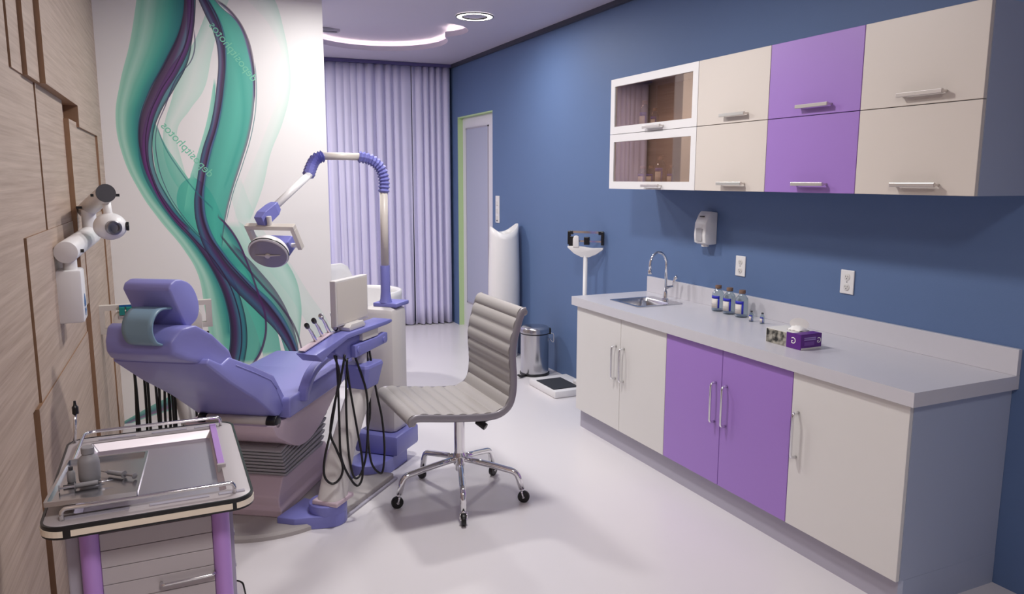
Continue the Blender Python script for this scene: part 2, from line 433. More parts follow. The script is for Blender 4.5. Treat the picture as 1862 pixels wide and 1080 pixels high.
# picture of the mural: each ribbon = left edge, right edge (as (height, across) fractions) and colour stops across it
RIBBONS = [
  ([(0.4709, 0.5294), (0.5489, 0.5694), (0.6142, 0.6237), (0.7057, 0.6931), (0.7968, 0.7494), (0.8606, 0.7544), (0.9216, 0.715), (0.9791, 0.6281), (1.0124, 0.5781)],
   [(0.4702, 0.5956), (0.5489, 0.6537), (0.6277, 0.6912), (0.7067, 0.7494), (0.7851, 0.785), (0.8489, 0.785), (0.9241, 0.7662), (0.9848, 0.7375), (1.0195, 0.6962)], [(0, '#bfe6d6', 0.15), (0.5, '#c8eadc', 0.35), (1, '#9fd8c4', 0.5)]),
  ([(0.5369, 0.3337), (0.6117, 0.2806), (0.6734, 0.2812), (0.7475, 0.3194), (0.8216, 0.3638), (0.8965, 0.4325), (0.9837, 0.4925)],
   [(0.5365, 0.3794), (0.6121, 0.3419), (0.6741, 0.3319), (0.7245, 0.3844), (0.7752, 0.445), (0.85, 0.4794), (0.9, 0.505), (0.9876, 0.5656)], [(0, '#86cdb6', 0.6), (0.5, '#b8e2d2', 0.35), (1, '#a0d8c4', 0.55)]),
  ([(0.128, 0.7537), (0.1794, 0.7219), (0.2521, 0.6569), (0.3369, 0.5731), (0.405, 0.5238), (0.4585, 0.485)],
   [(0.1277, 0.7606), (0.1908, 0.7844), (0.2677, 0.7919), (0.3454, 0.7575), (0.416, 0.6475), (0.4773, 0.53)], [(0, '#58bfa2', 0.7), (0.4, '#86d0b8', 0.55), (0.8, '#9cdcc6', 0.5), (1, '#4fb89c', 0.7)]),
  ([(0.128, 0.8869), (0.2032, 0.8187), (0.2911, 0.73), (0.3621, 0.6431), (0.444, 0.56), (0.5621, 0.5162)],
   [(0.1241, 0.9619), (0.1989, 0.9163), (0.2876, 0.8244), (0.3872, 0.7256), (0.4429, 0.6494), (0.5621, 0.5706)], [(0, '#9fdcc8', 0.25), (0.5, '#c2eadc', 0.3), (1, '#9fdcc8', 0.2)]),
  ([(0.1266, 0.4094), (0.1947, 0.4056), (0.2624, 0.3944), (0.3426, 0.3769), (0.4025, 0.33), (0.4741, 0.245), (0.5372, 0.1819), (0.6227, 0.1275), (0.7007, 0.1138), (0.7784, 0.1388), (0.8621, 0.1813), (0.933, 0.2087), (0.9801, 0.2238)],
   [(0.1195, 0.5319), (0.1745, 0.5363), (0.244, 0.52), (0.3124, 0.4931), (0.3805, 0.4344), (0.473, 0.3375), (0.5369, 0.2519), (0.6113, 0.2044), (0.6965, 0.2025), (0.7574, 0.2369), (0.8195, 0.3031), (0.8936, 0.3669), (0.9418, 0.3825), (0.9901, 0.3975)], [(0, '#8fd4b8', 0.75), (0.12, '#6cc4a8', 0.8), (0.25, '#8ed2ba', 0.75), (0.45, '#5cb8a0', 0.9), (0.7, '#3fae9a', 0.95), (1, '#1f6f78', 0.95)]),
  ([(0.1195, 0.5319), (0.2025, 0.53), (0.2858, 0.4906), (0.361, 0.4325), (0.434, 0.3694), (0.4794, 0.3275), (0.5344, 0.3169), (0.572, 0.375)],
   [(0.1167, 0.5813), (0.1578, 0.6219), (0.2195, 0.6406), (0.3064, 0.6019), (0.4043, 0.5569), (0.4713, 0.4925), (0.5429, 0.4394), (0.572, 0.3831)], [(0, '#2f8f8a', 0.9), (0.3, '#3fae9a', 0.9), (0.75, '#4ab09a', 0.92), (0.97, '#1f6f78', 0.95), (1, '#4b2258', 0.95)]),
  ([(0.3936, 0.4462), (0.473, 0.3331), (0.5344, 0.2681), (0.5869, 0.2437), (0.6482, 0.2381), (0.6947, 0.2419)],
   [(0.3926, 0.4938), (0.472, 0.4219), (0.5468, 0.3825), (0.6057, 0.3244), (0.6465, 0.2844), (0.695, 0.2537)], [(0, '#3fae9a', 0.85), (1, '#56b8a0', 0.75)]),
  ([(0.4064, 0.4581), (0.4592, 0.4138), (0.511, 0.4106), (0.5876, 0.4306), (0.6638, 0.4675), (0.7397, 0.5044), (0.8149, 0.5244), (0.8759, 0.5131), (0.9468, 0.4744), (0.9922, 0.4319)],
   [(0.406, 0.4775), (0.4713, 0.4969), (0.5362, 0.5288), (0.6011, 0.5694), (0.6787, 0.6137), (0.7557, 0.6375), (0.8188, 0.6431), (0.8621, 0.6294), (0.9223, 0.5956), (0.961, 0.5212), (0.9947, 0.4788)], [(0, '#1f6f78', 0.95), (0.12, '#37a090', 0.95), (0.5, '#45b29e', 0.95), (0.9, '#3fa898', 0.95), (1, '#4b2258', 0.8)]),
  ([(0.7553, 0.6331), (0.8121, 0.6312), (0.8557, 0.6219), (0.9043, 0.6025), (0.9415, 0.5613), (0.972, 0.4975)],
   [(0.7557, 0.64), (0.8064, 0.6437), (0.8564, 0.6394), (0.8989, 0.6212), (0.9401, 0.5825), (0.9748, 0.51)], [(0, '#6a4a9a', 0.5), (0.6, '#2c1238', 0.95), (1, '#4b2258', 0.6)]),
  ([(0.4986, 0.34), (0.5684, 0.3681), (0.6379, 0.4106), (0.7011, 0.4462), (0.7887, 0.48)],
   [(0.4982, 0.3925), (0.5621, 0.4031), (0.6255, 0.4344), (0.7014, 0.4713), (0.789, 0.4881)], [(0, '#6cc8ae', 0.7), (1, '#3fae9a', 0.85)]),
  ([(0.1301, 0.7181), (0.2096, 0.6769), (0.2745, 0.6131), (0.3383, 0.5288), (0.4064, 0.4581)],
   [(0.127, 0.7775), (0.1918, 0.7581), (0.2638, 0.7162), (0.3493, 0.6194), (0.4184, 0.5138)], [(0, '#2b8a86', 0.9), (0.5, '#3aa394', 0.85), (1, '#4b2258', 0.8)]),
  ([(0.1355, 0.62), (0.2135, 0.59), (0.2837, 0.5463), (0.3521, 0.5075)],
   [(0.1312, 0.6987), (0.2096, 0.6769), (0.2741, 0.6244), (0.3645, 0.5531)], [(0, '#5cc0a8', 0.8), (1, '#43b09a', 0.85)]),
  ([(0.123, 0.4688), (0.1908, 0.4888), (0.2589, 0.4819), (0.334, 0.445), (0.4014, 0.3825), (0.4738, 0.29), (0.5309, 0.2312), (0.5865, 0.1938), (0.6475, 0.185), (0.6961, 0.1944), (0.7571, 0.2331), (0.8312, 0.3006), (0.8933, 0.355), (0.9298, 0.375), (0.9897, 0.3894)],
   [(0.1188, 0.5406), (0.1872, 0.56), (0.2702, 0.545), (0.339, 0.5062), (0.3933, 0.4506), (0.473, 0.3375), (0.5344, 0.2762), (0.5745, 0.2481), (0.6238, 0.2375), (0.6727, 0.2469), (0.716, 0.2756), (0.772, 0.3344), (0.8348, 0.3912), (0.8837, 0.4106), (0.9323, 0.4256), (0.9922, 0.4337)], [(0, '#2e4a68', 0.9), (0.1, '#2c1238', 0.97), (0.35, '#4b2258', 0.95), (0.6, '#3c6a88', 0.9), (0.85, '#2f7f88', 0.9), (1, '#2c1238', 0.95)]),
  ([(0.4539, 0.325), (0.5092, 0.2531), (0.5621, 0.2144), (0.6234, 0.1981), (0.6844, 0.2125), (0.7457, 0.2556), (0.8078, 0.3119), (0.8702, 0.3787), (0.9188, 0.3937), (0.9901, 0.3975)],
   [(0.4535, 0.3563), (0.5092, 0.2812), (0.5621, 0.2387), (0.6238, 0.2219), (0.6851, 0.2406), (0.7465, 0.285), (0.8092, 0.3525), (0.8649, 0.3987), (0.9078, 0.4175), (0.9918, 0.4256)], [(0, '#4b2258', 0.7), (0.5, '#6a2a78', 0.9), (1, '#2c1238', 0.85)]),
  ([(0.1216, 0.7456), (0.1809, 0.6931), (0.2433, 0.6056), (0.3092, 0.5081), (0.3809, 0.4275), (0.4468, 0.3875), (0.511, 0.3787), (0.5621, 0.3944), (0.6252, 0.4175), (0.7014, 0.4631), (0.7766, 0.4894), (0.8511, 0.5025), (0.8993, 0.4906), (0.9401, 0.4612), (0.9918, 0.4256)],
   [(0.1195, 0.7794), (0.1926, 0.7412), (0.2582, 0.6806), (0.3206, 0.5831), (0.3858, 0.4931), (0.4592, 0.4312), (0.5174, 0.42), (0.5621, 0.4281), (0.6255, 0.4556), (0.7018, 0.4969), (0.7901, 0.5244), (0.8521, 0.5363), (0.9011, 0.5325), (0.9482, 0.5031), (0.9933, 0.4544)], [(0, '#2c1238', 0.95), (0.25, '#3b4f7a', 0.9), (0.5, '#4b2258', 0.97), (0.7, '#2c1238', 0.97), (0.85, '#4f5a90', 0.85), (1, '#1f6f78', 0.9)]),
  ([(0.1922, 0.46), (0.2606, 0.4444), (0.3415, 0.4088), (0.4152, 0.3419), (0.4865, 0.2587), (0.5496, 0.1975), (0.623, 0.1544), (0.6954, 0.1475), (0.756, 0.1881), (0.8291, 0.245), (0.9138, 0.2938), (0.9858, 0.3212)],
   [(0.1908, 0.4888), (0.2589, 0.4819), (0.334, 0.445), (0.4078, 0.3831), (0.4801, 0.2906), (0.5433, 0.2325), (0.611, 0.1963), (0.6961, 0.1944), (0.7571, 0.2331), (0.8316, 0.3044), (0.9177, 0.3738), (0.9897, 0.3912)], [(0, '#2d8f88', 0.05), (0.8, '#1f7f80', 0.7), (1, '#1f6f78', 0.8)]),
  ([(0.1206, 0.5138), (0.1887, 0.5331), (0.2713, 0.5181), (0.3532, 0.4637), (0.434, 0.3606), (0.5053, 0.2687), (0.5621, 0.2287), (0.6234, 0.21), (0.6968, 0.2263), (0.7582, 0.2725), (0.8206, 0.3394), (0.895, 0.3937), (0.9911, 0.4138)],
   [(0.1202, 0.5206), (0.1883, 0.54), (0.2709, 0.525), (0.3532, 0.4706), (0.434, 0.3669), (0.5053, 0.275), (0.5621, 0.2344), (0.6234, 0.2156), (0.6968, 0.2319), (0.7585, 0.2787), (0.8209, 0.3456), (0.895, 0.3994), (0.9915, 0.4194)], [(0.2, '#2c1238', 0.9), (0.8, '#2c1238', 0.9)]),
  ([(0.4067, 0.4369), (0.4858, 0.3287), (0.5493, 0.2737), (0.6113, 0.25), (0.673, 0.2531), (0.7348, 0.2938), (0.7904, 0.3362), (0.8472, 0.4069), (0.8957, 0.4163)],
   [(0.4067, 0.4431), (0.4858, 0.3325), (0.5493, 0.2775), (0.6117, 0.2544), (0.673, 0.2569), (0.7348, 0.3), (0.7904, 0.3419), (0.8475, 0.4131), (0.8961, 0.4219)], [(0.2, '#3a2a60', 0.8), (0.8, '#3a2a60', 0.8)]),
  ([(0.1206, 0.765), (0.1865, 0.7219), (0.2521, 0.6569), (0.3213, 0.5606), (0.3929, 0.4675), (0.4528, 0.4131), (0.511, 0.4), (0.5621, 0.4156), (0.6255, 0.4406), (0.7018, 0.4844), (0.7773, 0.5125), (0.8518, 0.5256), (0.9124, 0.5169), (0.9706, 0.4725)],
   [(0.1199, 0.7719), (0.1862, 0.7312), (0.2518, 0.6663), (0.3209, 0.5694), (0.3929, 0.4763), (0.4528, 0.4219), (0.511, 0.4062), (0.5621, 0.4219), (0.6255, 0.4475), (0.7018, 0.4906), (0.7773, 0.5188), (0.8521, 0.5319), (0.9128, 0.5231), (0.9709, 0.4788)], [(0.2, '#2c1238', 0.9), (0.8, '#2c1238', 0.9)]),
  ([(0.117, 0.5725), (0.1582, 0.615), (0.2199, 0.6337), (0.295, 0.6056), (0.3638, 0.5713), (0.4316, 0.5256), (0.478, 0.465)],
   [(0.1138, 0.5837), (0.1546, 0.6262), (0.2195, 0.645), (0.2975, 0.615), (0.3663, 0.58), (0.434, 0.535), (0.4819, 0.4719)], [(0.2, '#4b2258', 0.9), (0.8, '#4b2258', 0.9)]),
  ([(0.4979, 0.4456), (0.5429, 0.38), (0.5933, 0.3231), (0.6365, 0.2831), (0.6826, 0.2581)],
   [(0.5004, 0.4519), (0.5454, 0.3844), (0.5957, 0.3275), (0.639, 0.2875), (0.6855, 0.2625)], [(0.2, '#1f6f78', 0.7), (0.8, '#1f6f78', 0.7)]),
  ([(0.4713, 0.4988), (0.5362, 0.5312), (0.6011, 0.5737), (0.6787, 0.6181), (0.7557, 0.6419), (0.8312, 0.6437)],
   [(0.4713, 0.5031), (0.5362, 0.5356), (0.6011, 0.5781), (0.6787, 0.6225), (0.7557, 0.6462), (0.8316, 0.6481)], [(0.2, '#1f6f78', 0.8), (0.8, '#1f6f78', 0.8)]),
  ([(0.1337, 0.785), (0.1918, 0.7581), (0.2504, 0.7031), (0.3082, 0.6275), (0.3645, 0.5531), (0.4323, 0.4713)],
   [(0.1333, 0.7925), (0.1957, 0.7681), (0.2543, 0.7131), (0.3121, 0.6369), (0.3681, 0.5625), (0.4348, 0.4806)], [(0.2, '#2c1238', 0.8), (0.8, '#4b2258', 0.8)]),
  ([(0.5493, 0.4931), (0.6135, 0.5312), (0.7035, 0.5744), (0.7791, 0.5725), (0.8528, 0.5487)],
   [(0.5493, 0.5081), (0.6138, 0.5575), (0.7039, 0.605), (0.8053, 0.6131), (0.9043, 0.6006)], [(0, '#2f9a8c', 0.0), (0.5, '#2f9a8c', 0.5), (1, '#2f9a8c', 0)]),
  ([(-0.0213, 0.0056), (-0.0025, 0.0381), (0.0181, 0.1013), (0.0394, 0.1763), (0.0606, 0.2625), (0.0819, 0.3506), (0.1082, 0.4412)],
   [(-0.0223, 0.0156), (-0.0053, 0.0719), (0.0106, 0.1625), (0.023, 0.2694), (0.039, 0.3794), (0.0582, 0.5038), (0.0933, 0.6212)], [(0, '#3fae9a', 0.8), (0.3, '#1f6f78', 0.9), (0.6, '#7a3a80', 0.85), (0.8, '#3fae9a', 0.8), (1, '#9cdcc6', 0.6)]),
]

M['mural'] = mural_mat()
mw = struct('wall_mural', box((-.46, MY, 0), (1.088, MY + .12, H + .1)), M['mural'], label='white partition wall with a teal and purple swirl mural', cat='wall')

M['muralink'] = mat('faint_teal_print', '#78c5a8', .5)
for c_, e_ in (((.502, 2.424), (.240, -.324)), ((.188, 1.787), (.290, -.345))):
    o_ = obj('printed_lettering', place_text('depositphotos', .074, (c_[0], MY - .0004, c_[1]), (e_[0], 0, e_[1]), (-e_[1], 0, e_[0]), True, .0003), M['muralink'], mw, label='faint mirrored pale green lettering')
# ------------------------------------------------------------------ curtains
def curtain(x0, x1, ya, yb, label, seed, hem=.012):
    rnd = random.Random(seed); n = int((x1 - x0) / .006); rows = []
    pl = []; x = x0
    fr = [(rnd.uniform(.055, .1), rnd.uniform(0, 6.28)) for _ in range(3)]
    zs = [hem + k * (H - .032 - hem) / 14 for k in range(15)]
    for z in zs:
        f = 1 - z / H; row = []
        for i in range(n + 1):
            x = x0 + (x1 - x0) * i / n; s = (i / n)
            base = ya + (yb - ya) * s
            amp = .020 + .022 * f
            ph = x / .092 * 2 * PI / 1.0 + 1.9 * math.sin(x * 6.1 + seed) + 1.1 * math.sin(x * 13 + 1.3 * seed)
            y = base + amp * math.sin(ph) * (.7 + .45 * math.sin(x * 9 + seed)) + .008 * math.sin(ph * 2.3 + z * 1.5) * f
            row.append((x + .008 * math.cos(ph) * 1, y, z + (0 if z > hem + .001 else .004 * math.sin(ph))))
        rows.append(row)
    o = obj('curtain', sheet(rows), M['curtain'], None, True, solid=.003)
    return tag(o, label, 'curtain', 'lilac floor length curtains')
SX = 2.50
curtain(-.42, SX - .004, 8.13, 7.985, 'lilac pleated curtain hanging behind the mural edge, the wider one', 1)
curtain(SX + .004, W - .035, 7.985, 7.95, 'narrow lilac pleated curtain in the corner beside the door', 2)
bm = NB(); add_prism(bm, [(-.42, 8.07), (2.5, 7.93), (W - .031, 7.90), (W - .031, 8.0), (2.5, 8.04), (-.42, 8.19)], H - .03, H - .002, 'z')
tag(obj('curtain_track', bm, M['track']), 'dark violet curtain track along the ceiling above the lilac curtains', 'curtain rail')

# ------------------------------------------------------------------ door
t = struct('door_1', box((W + .055, DY0, 0), (W + .10, DY1 - .008, DZ - .012), .003), mat('door_white_lacquer', '#dcdae2', .35), label='white door with a tall frosted glass panel', cat='door')
# glazing
obj('glass_panel', box((W + .048, DY0 + .23, .28), (W + .06, DY1 - .13, DZ - .13)), M['frost'], t)
gb = NB()
for a, b in (((W + .046, DY0 + .22, .27), (W + .06, DY0 + .235, DZ - .12)), ((W + .046, DY1 - .135, .27), (W + .06, DY1 - .12, DZ - .12)), ((W + .046, DY0 + .22, DZ - .135), (W + .06, DY1 - .12, DZ - .12)), ((W + .046, DY0 + .22, .27), (W + .06, DY1 - .12, .285))): add_box(gb, a, b)
obj('glazing_bead', gb, M['plinth'], t)
bm = NB(); add_box(bm, (W + .001, DY1 - .008, 0), (W + .199, DY1, DZ)); add_box(bm, (W + .001, DY0, DZ - .012), (W + .199, DY1 - .008, DZ))
struct('trim_2', bm, M['green'], label='pale green reveal around the door', cat='trim')

# ------------------------------------------------------------------ base cabinets
FX = 2.385; BX = W - .002
def bar_handle(parent, p0, p1, out, r=.006, name='handle', m=None):   # bow handle between two points standing off along 'out'
    p0 = Vector(p0); p1 = Vector(p1); out = Vector(out)
    return obj(name, tube(bend([p0, p0 + out, p1 + out, p1], .018), r, 10), m or M['chrome'], parent, True)
def base_unit(y0, y1, doors, matn, label, endpanel=False):
    t = thing('base_cabinet', label, 'cabinet', (W, (y0 + y1) / 2, 0), 0, 'base cabinets under the worktop')
    bm = NB(); add_box(bm, (FX + .019, y0, .13), (BX, y1, .807)); obj('carcass', bm, M['cabside'], t)
    obj('plinth', box((FX + .038, y0 + (.02 if endpanel else 0), 0), (BX, y1, .13)), M['plinth'], t)
    if endpanel: obj('end_panel', box((FX + .038, y0 - .001, 0), (BX, y0 + .02, .1301)), M['cabside'], t)
    for (a, b, hy) in doors:
        d = obj('door', box((FX, a + .0018, .13), (FX + .018, b - .0018, .802), .0015), M[matn], t)
        z0, z1 = hz
        bar_handle(d, (FX + .001, hy, z0), (FX + .001, hy, z1), (-.032, 0, 0))
    return t
hz = (.44, .635)
base_unit(3.213, 4.165, ((3.653, 4.165, 3.70), (3.213, 3.653, 3.615)), 'cabwhite', 'white double door base cabinet under the sink')
base_unit(2.325, 3.213, ((2.77, 3.213, 2.81), (2.325, 2.77, 2.73)), 'cabpurple', 'lilac double door base cabinet under the worktop')
base_unit(1.77, 2.325, ((1.77, 2.325, 2.285),), 'cabwhite', 'white single door base cabinet at the near end of the worktop', True)

# worktop (with a real cut-out for the sink) and splashback
SK = (2.50, 3.655, 2.83, 3.975)      # sink outer rim x0,y0,x1,y1
t = thing('worktop', 'pale grey laminate worktop with upstand along the blue wall', 'countertop', (W, 2.97, .862))
bm = NB(); wx0, wy0, wx1, wy1 = 2.366, 1.747, BX, 4.206
ix0, iy0, ix1, iy1 = SK[0] + .02, SK[1] + .02, SK[2] - .07, SK[3] - .02
for a, b in (((wx0, wy0), (wx1, iy0)), ((wx0, iy1), (wx1, wy1)), ((wx0, iy0), (ix0, iy1)), ((ix1, iy0), (wx1, iy1))):
    add_box(bm, (a[0], a[1], .808), (b[0], b[1], .862))
bmesh.ops.remove_doubles(bm, verts=bm.verts, dist=1e-5)
obj('counter_top', bm, M['counter'], t)
obj('splashback', box((W - .022, wy0, .862), (W - .001, 4.19, .965), .0015), M['counter'], t)
# sink
t = thing('sink', 'square stainless steel sink set into the worktop', 'sink', (2.66, 3.81, .862))
bm = NB()
rim0 = rrect(*SK, .02); 
def vz3(pts, z): return [bm.verts.new((x, y, z)) for x, y in pts]
in0 = rrect(ix0 + .004, iy0 + .004, ix1 - .004, iy1 - .004, .035); in1 = rrect(ix0 + .012, iy0 + .012, ix1 - .012, iy1 - .012, .04); in2 = rrect(ix0 + .04, iy0 + .04, ix1 - .04, iy1 - .04, .03)
a0 = vz3(rim0, .8625); a = vz3(rim0, .8665); b = vz3(in0, .8665); c = vz3(in1, .85); d = vz3(in1, .745); e = vz3(in2, .728)
for p, q in ((a0, a), (a, b), (b, c), (c, d), (d, e)): ring_faces(bm, p, q)
bm.faces.new(e); bmesh.ops.recalc_face_normals(bm, faces=bm.faces)
obj('basin', bm, M['steel'], t, 35)
obj('drain', lathe([(.03, 0), (.03, .003), (.02, .004), (.018, .001)], (2.645, 3.81, .7285), 24), M['darksteel'], t, 30)
# faucet
t = thing('faucet', 'chrome gooseneck tap with lever behind the sink', 'tap', (2.80, 3.80, .8665))
fx, fy = 2.80, 3.80
obj('base', lathe([(.022, 0), (.022, .006), (.015, .014), (.013, .05), (.0105, .055)], (fx, fy, .8665), 24), M['chrome'], t, 30)
pts = [(fx, fy, .91), (fx, fy, 1.09)] + [(fx - .06 + .06 * math.cos(R(q)), fy + .00 * q, 1.09 + .075 * math.sin(R(q))) for q in range(15, 181, 15)] + [(fx - .121, fy, 1.06)]
obj('spout', tube(pts, .0085, 14), M['chrome'], t, True)
obj('aerator', cyl((fx - .121, fy, 1.062), (fx - .121, fy, 1.035), .0125, 20, .002), M['chrome'], t, 30)
obj('valve', cyl((fx, fy, .945), (fx + .045, fy - .012, .95), .009, 16, .002), M['chrome'], t, 30)
obj('lever', tube(curve_pts([(fx + .042, fy - .012, .952), (fx + .05, fy - .014, .985), (fx + .066, fy - .022, 1.02)], 4), [.004]*3 + [.007] * 3 + [.011] * 2 + [.006], 12), M['chrome'], t, True)

# ------------------------------------------------------------------ wall cabinets
UX = 2.60; UZ0, UZM, UZ1 = 1.546, 1.88, 2.214
def flap_handle(parent, yc, L, z):
    bm = NB(); add_box(bm, (UX - .034, yc - L / 2, z - .008), (UX - .022, yc + L / 2, z + .008), .002)
    for s in (-1, 1): add_box(bm, (UX - .026, yc + s * (L / 2 - .006) - .004, z - .004), (UX + .002, yc + s * (L / 2 - .006) + .004, z + .004))
    return obj('handle', bm, M['nickel'], parent)
def wall_unit(y0, y1, matn, label, hl, yh, glazed=False):
    t = thing('wall_cabinet', label, 'cabinet', (W, (y0 + y1) / 2, UZ0), 0, 'wall cabinets above the worktop')
    bm = NB(); T = .016
    add_box(bm, (UX + .019, y0, UZ0), (BX, y0 + T, UZ1)); add_box(bm, (UX + .019, y1 - T, UZ0), (BX, y1, UZ1))
    add_box(bm, (UX + .019, y0 + T, UZ0), (BX, y1 - T, UZ0 + T)); add_box(bm, (UX + .019, y0 + T, UZ1 - T), (BX, y1 - T, UZ1))
    add_box(bm, (UX + .019, y0 + T, UZM - .008), (BX, y1 - T, UZM + .008))
    obj('carcass', bm, M['cabside'], t)
    obj('back_board', box((BX - .012, y0 + T, UZ0 + T), (BX - .002, y1 - T, UZ1 - T)), M['cabinner'] if glazed else M['cabside'], t)
    for z0, z1 in ((UZM + .0015, UZ1), (UZ0, UZM - .0015)):
        if glazed:
            bm = NB(); b = .045; a0 = y0 + .0015; a1 = y1 - .0015
            add_box(bm, (UX, a0, z0), (UX + .018, a1, z0 + b)); add_box(bm, (UX, a0, z1 - b), (UX + .018, a1, z1))
            add_box(bm, (UX, a0, z0 + b), (UX + .018, a0 + b, z1 - b)); add_box(bm, (UX, a1 - b, z0 + b), (UX + .018, a1, z1 - b))
            d = obj('door', bm, M['white'], t, label='white framed glass flap door')
            obj('glass_pane', box((UX + .008, a0 + b, z0 + b), (UX + .012, a1 - b, z1 - b)), M['bronze'], d)
        else:
            d = obj('door', box((UX, y0 + .0015, z0), (UX + .018, y1 - .0015, z1), .0015), M[matn], t)
        flap_handle(d, yh, hl, z0 + (.022 if glazed else .038))
    return t
wall_unit(3.305, 4.160, 'white', 'glass fronted wall cabinet with white frames, farthest along the blue wall', .17, 3.68, True)
wall_unit(2.785, 3.305, 'cabcream', 'narrow cream wall cabinet beside the glass fronted one', .18, 3.005)
wall_unit(2.268, 2.785, 'cabpurple', 'lilac wall cabinet between the cream ones', .18, 2.50)
wall_unit(1.755, 2.268, 'cabcream', 'cream wall cabinet at the near end of the row', .19, 1.985)

# ------------------------------------------------------------------ small bottles
def label_patch(parent, c, r, z0, z1, a0, a1, m, name, n=8):
    rows = [[(c[0] + r * math.cos(R(a0 + (a1 - a0) * i / n)), c[1] + r * math.sin(R(a0 + (a1 - a0) * i / n)), z) for i in range(n + 1)] for z in (z0, z1)]
    return rows
def bottle_label(parent, c, r, z0, h, a0, a1, facing=None):
    # paper label with a blue T-shaped band, wrapped on the cylinder
    bm = NB()
    def patch(f0, f1, g0, g1, mi, off):
        n = 8; V = []
        for z in (z0 + h * g0, z0 + h * g1):
            V.append([bm.verts.new((c[0] + (r + off) * math.cos(R(a0 + (a1-a0) * (f0 + (f1-f0) * i / n))), c[1] + (r + off) * math.sin(R(a0 + (a1-a0) * (f0 + (f1-f0) * i / n))), z)) for i in range(n + 1)])
        for i in range(n):
            f = bm.faces.new((V[0][i], V[0][i+1], V[1][i+1], V[1][i])); f.material_index = mi
    patch(0, .72, 0, .74, 0, .0006); patch(0, .9, .76, 1, 1, .0007); patch(.74, .9, 0, .76, 1, .0007)
    patch(0, .62, .3, .33, 2, .0009)
    return obj('label', bm, [M['paper'], M['blueink'], M['plinth']], parent, True, solid=.0003)
def med_bottle(x, y, z, label, r=.030, h=.125, cap='cap', group=None, ang=(150, 255)):
    t = thing('medicine_bottle', label, 'bottle', (x, y, z), 0, group)
    pr = [(0, .006), (r * .7, .004), (r * .92, 0), (r, .008), (r, h * .62), (r * .93, h * .70), (r * .5, h * .83), (r * .42, h * .87), (r * .42, h * .92)]
    obj('glass_body', lathe(pr, (x, y, z), 32), M['glass'], t, 50)
    obj('liquid', lathe([(0, .007), (r * .88, .006), (r * .93, .01), (r * .93, h * .06), (0, h * .06)], (x, y, z), 24), M['frost'], t, 50)
    obj('cap', cyl((x, y, z + h * .87), (x, y, z + h), r * .52, 24, .0015), M[cap], t, 30)
    bottle_label(t, (x, y), r, z + h * .14, h * .47, *ang)
    return t
zt = .862
g = 'glass medicine bottles on the worktop'
med_bottle(2.86, 3.385, zt, 'clear medicine bottle with brown cap, the one of three nearest the sink', .034, .148, group=g)
med_bottle(2.852, 3.28, zt, 'clear medicine bottle with brown cap, in the middle of three on the worktop', .034, .148, group=g)
med_bottle(2.848, 3.175, zt, 'clear medicine bottle with brown cap, the one of three nearest the small vials', .034, .148, group=g)
g = 'small vials on the worktop'
med_bottle(2.80, 3.045, zt, 'tiny vial with blue label, the one next to the medicine bottles', .012, .058, 'darkcap', g, (160, 260))
med_bottle(2.81, 2.975, zt, 'tiny vial with blue label, the one nearer the tissue carton', .012, .058, 'darkcap', g, (160, 260))
# bottles behind the glass doors
def cab_bottle(y, z, h, r, label, x=2.656):
    return med_bottle(x, y, z, label, r, h, 'cap', 'bottles behind the cabinet glass', (165, 265))
cab_bottle(3.868, UZM + .0085, .178, .031, 'taller bottle with blue label on the upper shelf behind glass')
cab_bottle(3.765, UZM + .0085, .126, .024, 'shorter bottle with blue label on the upper shelf behind glass')
cab_bottle(3.872, UZ0 + .0165, .121, .029, 'blue labelled bottle on the lower shelf behind glass, nearest the curtain side')
cab_bottle(3.785, UZ0 + .0165, .121, .029, 'blue labelled bottle on the lower shelf behind glass, left of the tallest')
cab_bottle(3.692, UZ0 + .0165, .176, .032, 'tallest blue labelled bottle on the lower shelf behind glass')
cab_bottle(3.59, UZ0 + .0165, .121, .023, 'slim blue labelled bottle on the lower shelf behind glass, right of the tallest')

# ------------------------------------------------------------------ glove carton
def speckle_mat():
    m = mat('carton_greyscale_photo', '#888888', .45); nt = m.node_tree; b = nt.nodes['Principled BSDF']
    tc = nt.nodes.new('ShaderNodeTexCoord'); n = nt.nodes.new('ShaderNodeTexNoise'); n.inputs['Scale'].default_value = 34; n.inputs['Detail'].default_value = 2
    nt.links.new(tc.outputs['Object'], n.inputs['Vector'])
    rp = nt.nodes.new('ShaderNodeValToRGB'); rp.color_ramp.elements[0].position = .38; rp.color_ramp.elements[1].position = .62
    rp.color_ramp.elements[0].color = hexlin('#1c1b18'); rp.color_ramp.elements[1].color = hexlin('#a8a498')
    nt.links.new(n.outputs['Fac'], rp.inputs[0]); nt.links.new(rp.outputs[0], b.inputs['Base Color']); return m
M['speckle'] = speckle_mat()
BXA, BXB, BYA, BYB, BH = 2.512, 2.632, 2.418, 2.63, .068
t = thing('tissue_carton', 'purple and white carton with open flap on the worktop', 'box', ((BXA + BXB) / 2, (BYA + BYB) / 2, zt))
ys = BYA + (BYB - BYA) * .40
obj('carton', box((BXA, BYA, zt + .0005), (BXB, BYB, zt + BH)), M['boxwhite'], t)
bm = NB(); add_box(bm, (BXA - .001, ys + .003, zt + .002), (BXA + .001, BYB - .003, zt + BH - .004)); obj('photo_panel', bm, M['speckle'], t)
bm = NB(); add_box(bm, (BXA - .001, BYA - .001, zt + .001), (BXA + .002, ys, zt + BH + .001)); add_box(bm, (BXA - .001, BYA - .001, zt + .009), (BXB + .001, BYA + .002, zt + BH + .001)); add_box(bm, (BXA - .001, BYA - .001, zt + BH), (BXB + .001, BYA + .05, zt + BH + .0012))
obj('purple_panel', bm, M['boxpurple'], t)
bm = place_text('G', .04, (BXA - .0014, (ys + BYA) / 2, zt + .036), (0, -1, 0), (0, 0, 1), True)
